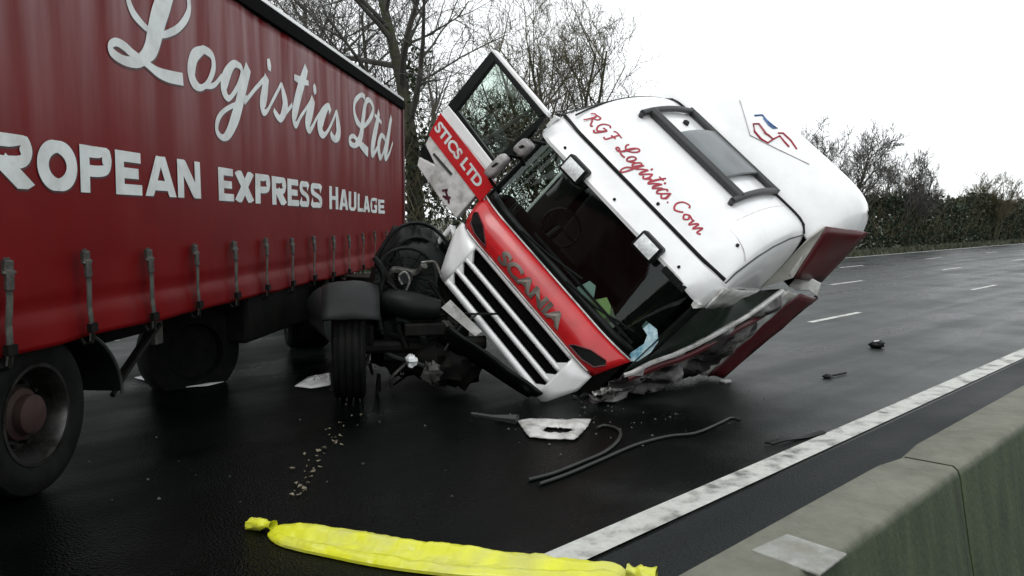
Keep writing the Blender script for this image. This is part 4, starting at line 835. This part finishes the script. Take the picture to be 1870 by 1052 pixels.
# ------------------------------------------------------------------ yellow boom
yb0 = ground(488, 976); yb1 = ground(1150, 1066)
ym = MB(); yd = yb1 - yb0; yL = np.linalg.norm(yd); yd /= yL; yn = np.array([-yd[1], yd[0], 0])
def boom(t, k):
    e = min(1, t / .10, (1 - t) / .05); e = max(.18, math.sqrt(max(0.0, 1 - (1 - e) ** 2)))
    bow = .15 * math.sin(PI * min(1, t * 1.08) ** .9) ** .8 if t < .925 else .15 * math.sin(PI * (t * 1.08) ** .9 if t * 1.08 < 1 else PI) ** .8
    bow = max(0, bow); rb = (.056 + .022 * max(0, 1 - t / .35) + .010 * nz(t, 1, 1, 8)) * e; rf_ = (.052 + .012 * nz(t, 5, 2, 7)) * e
    wb, wf = .045 * e, -(.03 + bow) * e; back, front = wb + rb, wf - rf_
    n = 22; top = k < n; u = (k / (n - 1)) if top else 1 - (k - n + 1) / (n + 1)
    w = lerp(front, back, .5 - .5 * math.cos(PI * u))
    zb = math.sqrt(max(0, rb * rb - (w - wb) ** 2)); zf = math.sqrt(max(0, rf_ * rf_ - (w - wf) ** 2)) * .85
    film = .010 * e * (1 if wf < w < wb else 0); z = max(zb, zf, film) + .12 * min(zb, zf)
    zz = (.008 * e + z * (.74 + .16 * nz(t, w * 3, 6, 9))) if top else .004
    if top and 0 < u < 1: zz += (.020 * (abs(nz(t * 11, w * 13 + t * 4, 3, 1.0)) - .25) + .008 * (abs(nz(t * 46, w * 20, 1, 1.0)) - .25)) * e
    if u in (0, 1): zz = .02 * e
    return yb0 + yd * yL * t + yn * (w + .02 + .02 * nz(t, 0, 3, 3.5)) + ZZ * max(.003, zz)
ym.grid(lambda k, t: boom(t, k), list(range(44)), lin(0, 1, 130), wrapu=True)
bm_root = empty('spill_boom', tuple((yb0 + yb1) / 2)); tag(bm_root, 'long yellow plastic spill boom with knotted ends lying on the wet road', 'spill boom')
ym.build('tube', M_yellow, bm_root, smooth=60)
def knot(c, d, ln, seed, r0=.045):
    mb = MB(); d = np.array(d, float); d /= np.linalg.norm(d); w = np.cross(d, ZZ)
    mb.grid(lambda a, t: c + d * ln * t + (math.cos(a) * w + math.sin(a) * ZZ * .8) * (r0 * (1 - .45 * math.sin(PI * min(1, t * 2.2)) + .25 * t) * (1 + .35 * nz(math.cos(a) * 3, math.sin(a) * 3, t * 4 + seed))) + ZZ * (.045 - .02 * t), [2 * PI * k / 20 for k in range(20)], lin(0, 1, 12), wrapu=True); return mb
knot(yb0 + yn * .03 + yd * .02, -yd + yn * .15, .17, 1, .034).build('knot', M_yellow, bm_root, smooth=60); knot(yb1 + yn * .04 - yd * .02, yd, .14, 5).build('knot', M_yellow, bm_root, smooth=60)

# ------------------------------------------------------------------ debris on the road
br = MB(); pts = [(945, 772), (962, 768), (1030, 770), (1080, 768), (1073, 782), (1050, 806), (1000, 805), (966, 801)]
hole = [(990, 791), (998, 783), (1042, 786), (1053, 793), (1038, 795), (1002, 795)]
def gz(x, y): 
    q = ground(x, y); return q
Q = [gz(*p) for p in pts]; HQ = [gz(*p) for p in hole]
# ring between outline and hole
def resamp(poly, n):
    poly = [np.array(p) for p in poly]; L_ = [0]
    for i in range(len(poly)): L_.append(L_[-1] + np.linalg.norm(poly[(i + 1) % len(poly)] - poly[i]))
    out = []
    for k in range(n):
        s = L_[-1] * k / n
        for i in range(len(poly)):
            if L_[i + 1] >= s: out.append(lerp(poly[i], poly[(i + 1) % len(poly)], (s - L_[i]) / max(1e-6, L_[i + 1] - L_[i]))); break
    return out
oc = np.mean(HQ, axis=0)
def byang(poly, n, c):
    R_ = resamp(poly, 400); an = [math.atan2(q[1] - c[1], q[0] - c[0]) for q in R_]
    return [R_[int(np.argmin([abs((a - (-PI + 2 * PI * k / n) + PI) % (2 * PI) - PI) for a in an]))] for k in range(n)]
OO = byang(Q, 48, oc); HH = byang(HQ, 48, oc)
br.grid(lambda k, v: lerp(OO[k], HH[k], v) + ZZ * (.012 + .022 * math.sin(PI * v) + .012 * nz(k * .9, v * 2)), list(range(48)), lin(0, 1, 6), wrapu=True)
bf = br.build('bumper_fragment', M_wdirty, None, org=oc, solid=.008, smooth=18)
tag(bf, 'broken white bumper corner with a slot lying in front of the toppled cab', 'bumper piece')
mb = MB(); mb.tube([gz(862, 762) + ZZ * .03, gz(900, 768) + ZZ * .03, gz(945, 773) + ZZ * .03], [.02, .022, .05], 6); mb.build('stem', M_grey, bf)
M_hose = mat('grey_green_hose', (.014, .018, .015), .5, var=.3)
def groundtube(name, pts, r, m, label, cat, group=None):
    pp = [ground(*p) + ZZ * (r * (.95 if not hasattr(r, '__len__') else 1)) for p in pts]; mb = MB(); mb.tube(smoothpath(pp, 6), r, 8)
    return tag(mb.build(name, m, None, org=pp[0] * np.array([1, 1, 0]), smooth=60), label, cat, group)
groundtube('hose', [(965, 880), (1010, 868), (1060, 848), (1105, 828), (1130, 805), (1130, 788), (1105, 780), (1090, 784)], .014, M_hose, 'dark hose looping back towards the white bumper piece', 'hose')
groundtube('hose', [(985, 888), (1040, 868), (1100, 842), (1160, 816), (1220, 800), (1270, 794), (1315, 775), (1335, 766), (1352, 770)], .014, M_hose, 'longer dark hose trailing across the road past the crushed cab side', 'hose')
mb = MB(); mb.grid(lambda t, v: lerp(ground(1403, 815), ground(1502, 794), t) + NN * (v * .03) + ZZ * (.012 + .012 * math.sin(t * 7) * .6 + .01 * (1 - abs(v))), lin(0, 1, 16), lin(-1, 1, 4))
tag(mb.build('rubber_strip', M_black, None, org=ground(1450, 805), solid=.012), 'black rubber trim strip lying beside the worn white edge line', 'trim strip')
q = ground(1602, 636); mb = lump(q + ZZ * .05, (.10, .08, .055), 2, .5, 12); o = mb.build('broken_mirror', M_black, None, org=q, smooth=35); tag(o, 'small black broken mirror housing lying alone on the open carriageway', 'debris')
mb = MB(); mb.tube([q + np.array([-.06, -.03, .09]), q + np.array([.0, -.06, .105])], .02, 6); mb.build('mirror_shard', M_chrome, o)
q = ground(1510, 691); mb = lump(q + ZZ * .02, (.05, .04, .025), 5, .6); mb.tube([q + ZZ * .02, ground(1545, 684) + ZZ * .02], .012, 5)
tag(mb.build('plastic_bracket', M_black, None, org=q, smooth=35), 'small black plastic bracket with a thin arm lying near the edge line', 'debris')
q = ground(1325, 700); mb = lump(q + ZZ * .02, (.07, .04, .022), 7, .6)
tag(mb.build('plastic_shard', M_wdirty, None, org=q, smooth=35), 'pale plastic shard on the road at the tail of the crushed cab', 'debris')
def litter(name, px, m, label, seed, lift=.03):
    Q = [ground(*p) for p in px]; c = np.mean(Q, axis=0); mb = MB()
    RR = resamp(Q, 28)
    mb.grid(lambda k, v: lerp(RR[k], c, v) + ZZ * (.012 + lift * (v ** .7) * (.6 + .8 * nz(k * .5, v * 3, seed))), list(range(28)), lin(0, .98, 5), wrapu=True)
    return tag(mb.build(name, m, None, org=c, solid=.006, smooth=30), label, 'plastic piece')
litter('plastic_sheet', [(246, 692), (285, 682), (330, 686), (322, 697), (275, 700)], M_white, 'flat white plastic piece lying under the trailer behind the front trailer wheel', 1)
litter('plastic_sheet', [(312, 701), (345, 692), (395, 694), (415, 698), (380, 707), (335, 710)], M_white, 'long white plastic piece lying under the trailer beside the spare wheel', 2)
litter('plastic_sheet', [(538, 708), (565, 690), (602, 683), (604, 706), (570, 712)], M_white, 'white plastic piece lying beside the upright front tyre of the lorry', 3, .06)
# leaf litter + glass crumbs (uncountable)
mb = MB(); rl = random.Random(11)
path = [(640, 750), (612, 800), (585, 830), (565, 860), (552, 890), (545, 912)]
for k in range(46):
    i = rl.random() * (len(path) - 1); a = path[int(i)]; b = path[min(int(i) + 1, len(path) - 1)]; f = i - int(i)
    x, y = lerp(a[0], b[0], f) + rl.gauss(0, 11), lerp(a[1], b[1], f) + rl.gauss(0, 7)
    q = ground(x, y); r = rl.uniform(.006, .024); an = rl.random() * 6.28
    mb.add([q + np.array([r * math.cos(an + j * PI / 2) * rl.uniform(.5, 1.2), r * math.sin(an + j * PI / 2) * rl.uniform(.5, 1.2), .006 + rl.random() * .02]) for j in range(4)], [(0, 1, 2, 3)])
M_leaf = mat('dry_leaves', (.15, .13, .09), .9, var=.6, scale=30)
o = mb.build('leaf_litter', M_leaf, None, org=ground(590, 840), solid=.003); tag(o, 'trail of dry leaves and chips scattered between the tyre and the yellow boom', 'litter', kind='stuff')
mb = MB()
for k in range(95):
    x, y = rl.gauss(1080, 120), rl.gauss(765, 22)
    if k > 75: x, y = rl.uniform(150, 900), rl.uniform(760, 930)
    if y < 700: continue
    q = ground(x, y); r = rl.uniform(.004, .016); an = rl.random() * 6.28
    mb.add([q + np.array([r * math.cos(an + j * 2.1), r * math.sin(an + j * 2.1), .004]) for j in range(3)] + [q + np.array([0, 0, .004 + r])], [(0, 1, 3), (1, 2, 3), (2, 0, 3)])
tag(mb.build('glass_crumbs', M_buckle, None, org=ground(1000, 780)), 'scatter of glass crumbs and chips on the dark wet road', 'litter', kind='stuff')

# ------------------------------------------------------------------ trees and hedge
def tree_mesh(h, seed, spread=.5, trunk_r=.2, limbs=14, multi=1, upright=.5, first=.25, dens=1.0, twig_r=.009, ntw=4):
    r_ = random.Random(seed); T, B, tips = MB(), MB(), []
    def branch(p, d, ln, r, lev):
        n = 5 if lev < 2 else (4 if lev == 2 else 3)
        pts = [np.array(p)]; dd = np.array(d, float)
        for i in range(n):
            jt = .05 if lev == 0 else .13; dd = dd + np.array([r_.gauss(0, jt), r_.gauss(0, jt), r_.gauss(.05 * upright * 2, jt * .7)]); dd /= np.linalg.norm(dd); pts.append(pts[-1] + dd * ln / n)
        rr = [max(twig_r * .6, r * (1 - .72 * i / n)) for i in range(n + 1)]
        (T if lev == 0 else B).tube(pts, rr, 9 if lev == 0 else (6 if lev == 1 else (4 if lev == 2 else 3)), cap=False)
        if lev >= 4: tips.append(pts[-1]); return
        kids = [limbs, 7, 6, ntw][lev]; kids = max(2, int(kids * dens * (1 if lev else 1)))
        for k in range(kids):
            f = lerp(first if lev == 0 else .2, 1.0, (k + r_.random()) / kids); i = min(n - 1, int(f * n)); q = lerp(pts[i], pts[i + 1], f * n - i)
            ax = pts[i + 1] - pts[i]; ax /= np.linalg.norm(ax)
            an = r_.random() * 2 * PI; u = np.cross(ax, (0.3, .2, .9)); u /= np.linalg.norm(u) + 1e-9; v = np.cross(ax, u)
            out = math.cos(an) * u + math.sin(an) * v; w = r_.uniform(.6, 1.15) * (1.0 if lev else spread * 2)
            nd = ax * (.75 if lev else .65) + out * w + np.array([0, 0, .25 * upright]); nd /= np.linalg.norm(nd)
            l2 = ln * (r_.uniform(.38, .6) if lev == 0 else r_.uniform(.42, .68)) * (1.15 - .55 * f if lev == 0 else 1.05 - .3 * f)
            branch(q, nd, l2, max(twig_r, rr[i] * r_.uniform(.4, .6)), lev + 1)
    for k in range(multi):
        a = k * 2 * PI / max(1, multi) + .4; d = np.array([.0, 0, 1.]) if multi == 1 else np.array([.3 * math.cos(a), .3 * math.sin(a), 1.]); d /= np.linalg.norm(d)
        branch(np.array([.12 * math.cos(a), .12 * math.sin(a), -.1]) * (multi > 1) + np.array([0, 0, -.1]), d, h * r_.uniform(.8, .95), trunk_r, 0)
    return T, B
def leafquads(mb, c, s, n, r_, size=.08):
    for k in range(n):
        p = np.array(c) + np.array([r_.gauss(0, s[0]), r_.gauss(0, s[1]), r_.gauss(0, s[2])])
        if p[2] < .03: p[2] = .03 + r_.random() * .3
        a = np.array([r_.gauss(0, 1), r_.gauss(0, 1), r_.gauss(0, 1)]); a /= np.linalg.norm(a); b = np.cross(a, (r_.random(), r_.random(), r_.random() + .1)); b /= np.linalg.norm(b); z = size * r_.uniform(.6, 1.4)
        mb.add([p + a * z, p + b * z * .6, p - a * z, p - b * z * .6], [(0, 1, 2, 3)])
def plant(name, label, px, depth, h, seed, twm=None, group=None, ivy=0, **kw):
    X = (px - CX) / F * depth; T, B = tree_mesh(h, seed, **kw)
    root = empty(name, (X, depth, -.03)); tag(root, label, 'tree', group)
    off = np.array([X, depth, -.03])
    for M_, nm, m in ((T, 'trunk', M_bark), (B, 'crown', twm or M_twig)):
        M_.v = [tuple(np.array(q) + off) for q in M_.v]; M_.build(nm, m, root)
    if ivy:
        mb = MB(); r_ = random.Random(seed + 5)
        for k in range(ivy): 
            z = r_.uniform(.2, h * .62); leafquads(mb, off + np.array([r_.gauss(0, .22), r_.gauss(0, .22), z]), (.16, .16, .2), 30, r_, .06)
        mb.build('ivy', M_ivy, root)
    return root
plant('bare_tree', 'tall dark bare oak with ivy on its trunk behind the far end of the trailer', 762, 24.5, 11.0, 5, trunk_r=.30, limbs=17, spread=.62, first=.2, ivy=45, upright=.25, ntw=5)
plant('bare_tree', 'rounded bushy bare tree with olive-brown twigs behind the open cab door', 1022, 30, 9.3, 12, M_twigb, trunk_r=.12, limbs=11, multi=5, spread=.42, upright=.7, dens=.95)
plant('bare_tree', 'ivy-covered bare tree rising above the trailer roof', 590, 27, 10.5, 21, trunk_r=.2, limbs=14, spread=.5, ivy=110)
plant('bare_tree', 'slim bare tree standing just beside the ivy-clad oak', 672, 28, 10, 33, trunk_r=.15, limbs=12, spread=.5)
plant('bare_tree', 'low bare thorn tree between the oak and the bushy tree', 868, 29, 6.2, 41, M_twigb, trunk_r=.1, limbs=11, multi=3, spread=.5)
plant('bare_tree', 'leafless tree standing above the hedge behind the white air deflector', 1525, 44, 5.9, 52, trunk_r=.11, limbs=11, multi=5, spread=.42, dens=.9, twig_r=.012, ntw=5, upright=.9)
plant('bare_tree', 'rounded leafless tree in the hedge beyond the lane markings', 1655, 50, 5.0, 63, trunk_r=.09, limbs=10, multi=6, spread=.42, dens=.85, twig_r=.013, ntw=5, upright=.9)
plant('bare_tree', 'low olive-brown tree in the most distant stretch of hedge', 1812, 62, 4.9, 74, M_twigb, trunk_r=.09, limbs=9, multi=6, spread=.45, dens=.8, twig_r=.014, upright=.8)
plant('bare_tree', 'slender bare tree hidden behind the toppled cab roof', 1240, 37, 6.0, 85, trunk_r=.1, limbs=10, multi=3, spread=.5, dens=.8)
# hedge
hb = MB(); r_ = random.Random(99)
def hh(t): 
    b = 2.75 + .9 * nz(t, 0, 0, .17) + .5 * nz(t, 5, 0, .8) + .3 * nz(t, 9, 0, 2.3)
    if t < 27: b += 1.9 * min(1, (27 - t) / 8) * (.6 + .6 * nz(t, 3, 3, .5))
    return b + max(0, (t - 45)) * .006
N_ = 60000; pos = []
for k in range(N_):
    t = 2 + 150 * r_.random() ** 1.5; H_ = hh(t); z = H_ * (1 + r_.gauss(0, .07)) if r_.random() < .2 else H_ * r_.random() ** .9
    n = -17.6 - r_.random() * 1.9 + .35 * nz(t, z, 1, .9)
    p = P(n, t, max(.05, z)); a = np.array([r_.gauss(0, 1), r_.gauss(0, 1), r_.gauss(0, 1)]); a /= np.linalg.norm(a); b = np.cross(a, (r_.random(), r_.random(), r_.random() + .1)); b /= np.linalg.norm(b)
    s = r_.uniform(.035, .085) * (1 + t / 70); hb.add([p + a * s, p + b * s * .7, p - a * s, p - b * s * .7], [(0, 1, 2, 3)])
hd = empty('hedge', P(-18.5, 40)); tag(hd, 'long dark scrubby hedge lining the far side of the carriageway', 'hedge')
hb.build('foliage', M_hedge, hd)
hs_ = MB()
for k in range(7500):
    t = 2 + 140 * r_.random() ** 1.5; H_ = hh(t); n = -17.7 - r_.random() * 1.6; z0 = H_ * r_.uniform(.0, .95); l = r_.uniform(.5, 1.5)
    d = np.array([r_.gauss(0, .35), r_.gauss(0, .35), 1]); p = P(n, t, max(0, z0)); q = p + d * l * .6; hs_.tube([p, q, q + (d + np.array([r_.gauss(0, .2), r_.gauss(0, .2), 0])) * l * .5], [.014, .011, .008], 3, cap=False)
hs_.build('stems', M_twigb, hd)
# verge grass
gb = MB()
for k in range(16000):
    t = 4 + 120 * r_.random() ** 1.4; n = -15.6 - r_.random() * 2.1; p = P(n, t, -.03); h = r_.uniform(.08, .3); a = r_.random() * 6.28; w = np.array([math.cos(a), math.sin(a), 0]) * .02 * (1 + t / 40); d = np.array([r_.gauss(0, .1), r_.gauss(0, .1), h])
    gb.add([p - w, p + w, p + d], [(0, 1, 2)])
tag(gb.build('verge_grass', mat('rough_grass', (.06, .065, .04), .9, var=.5, scale=1), None, org=P(-16, 40)), 'rough pale grass along the foot of the hedge', 'grass', kind='stuff')
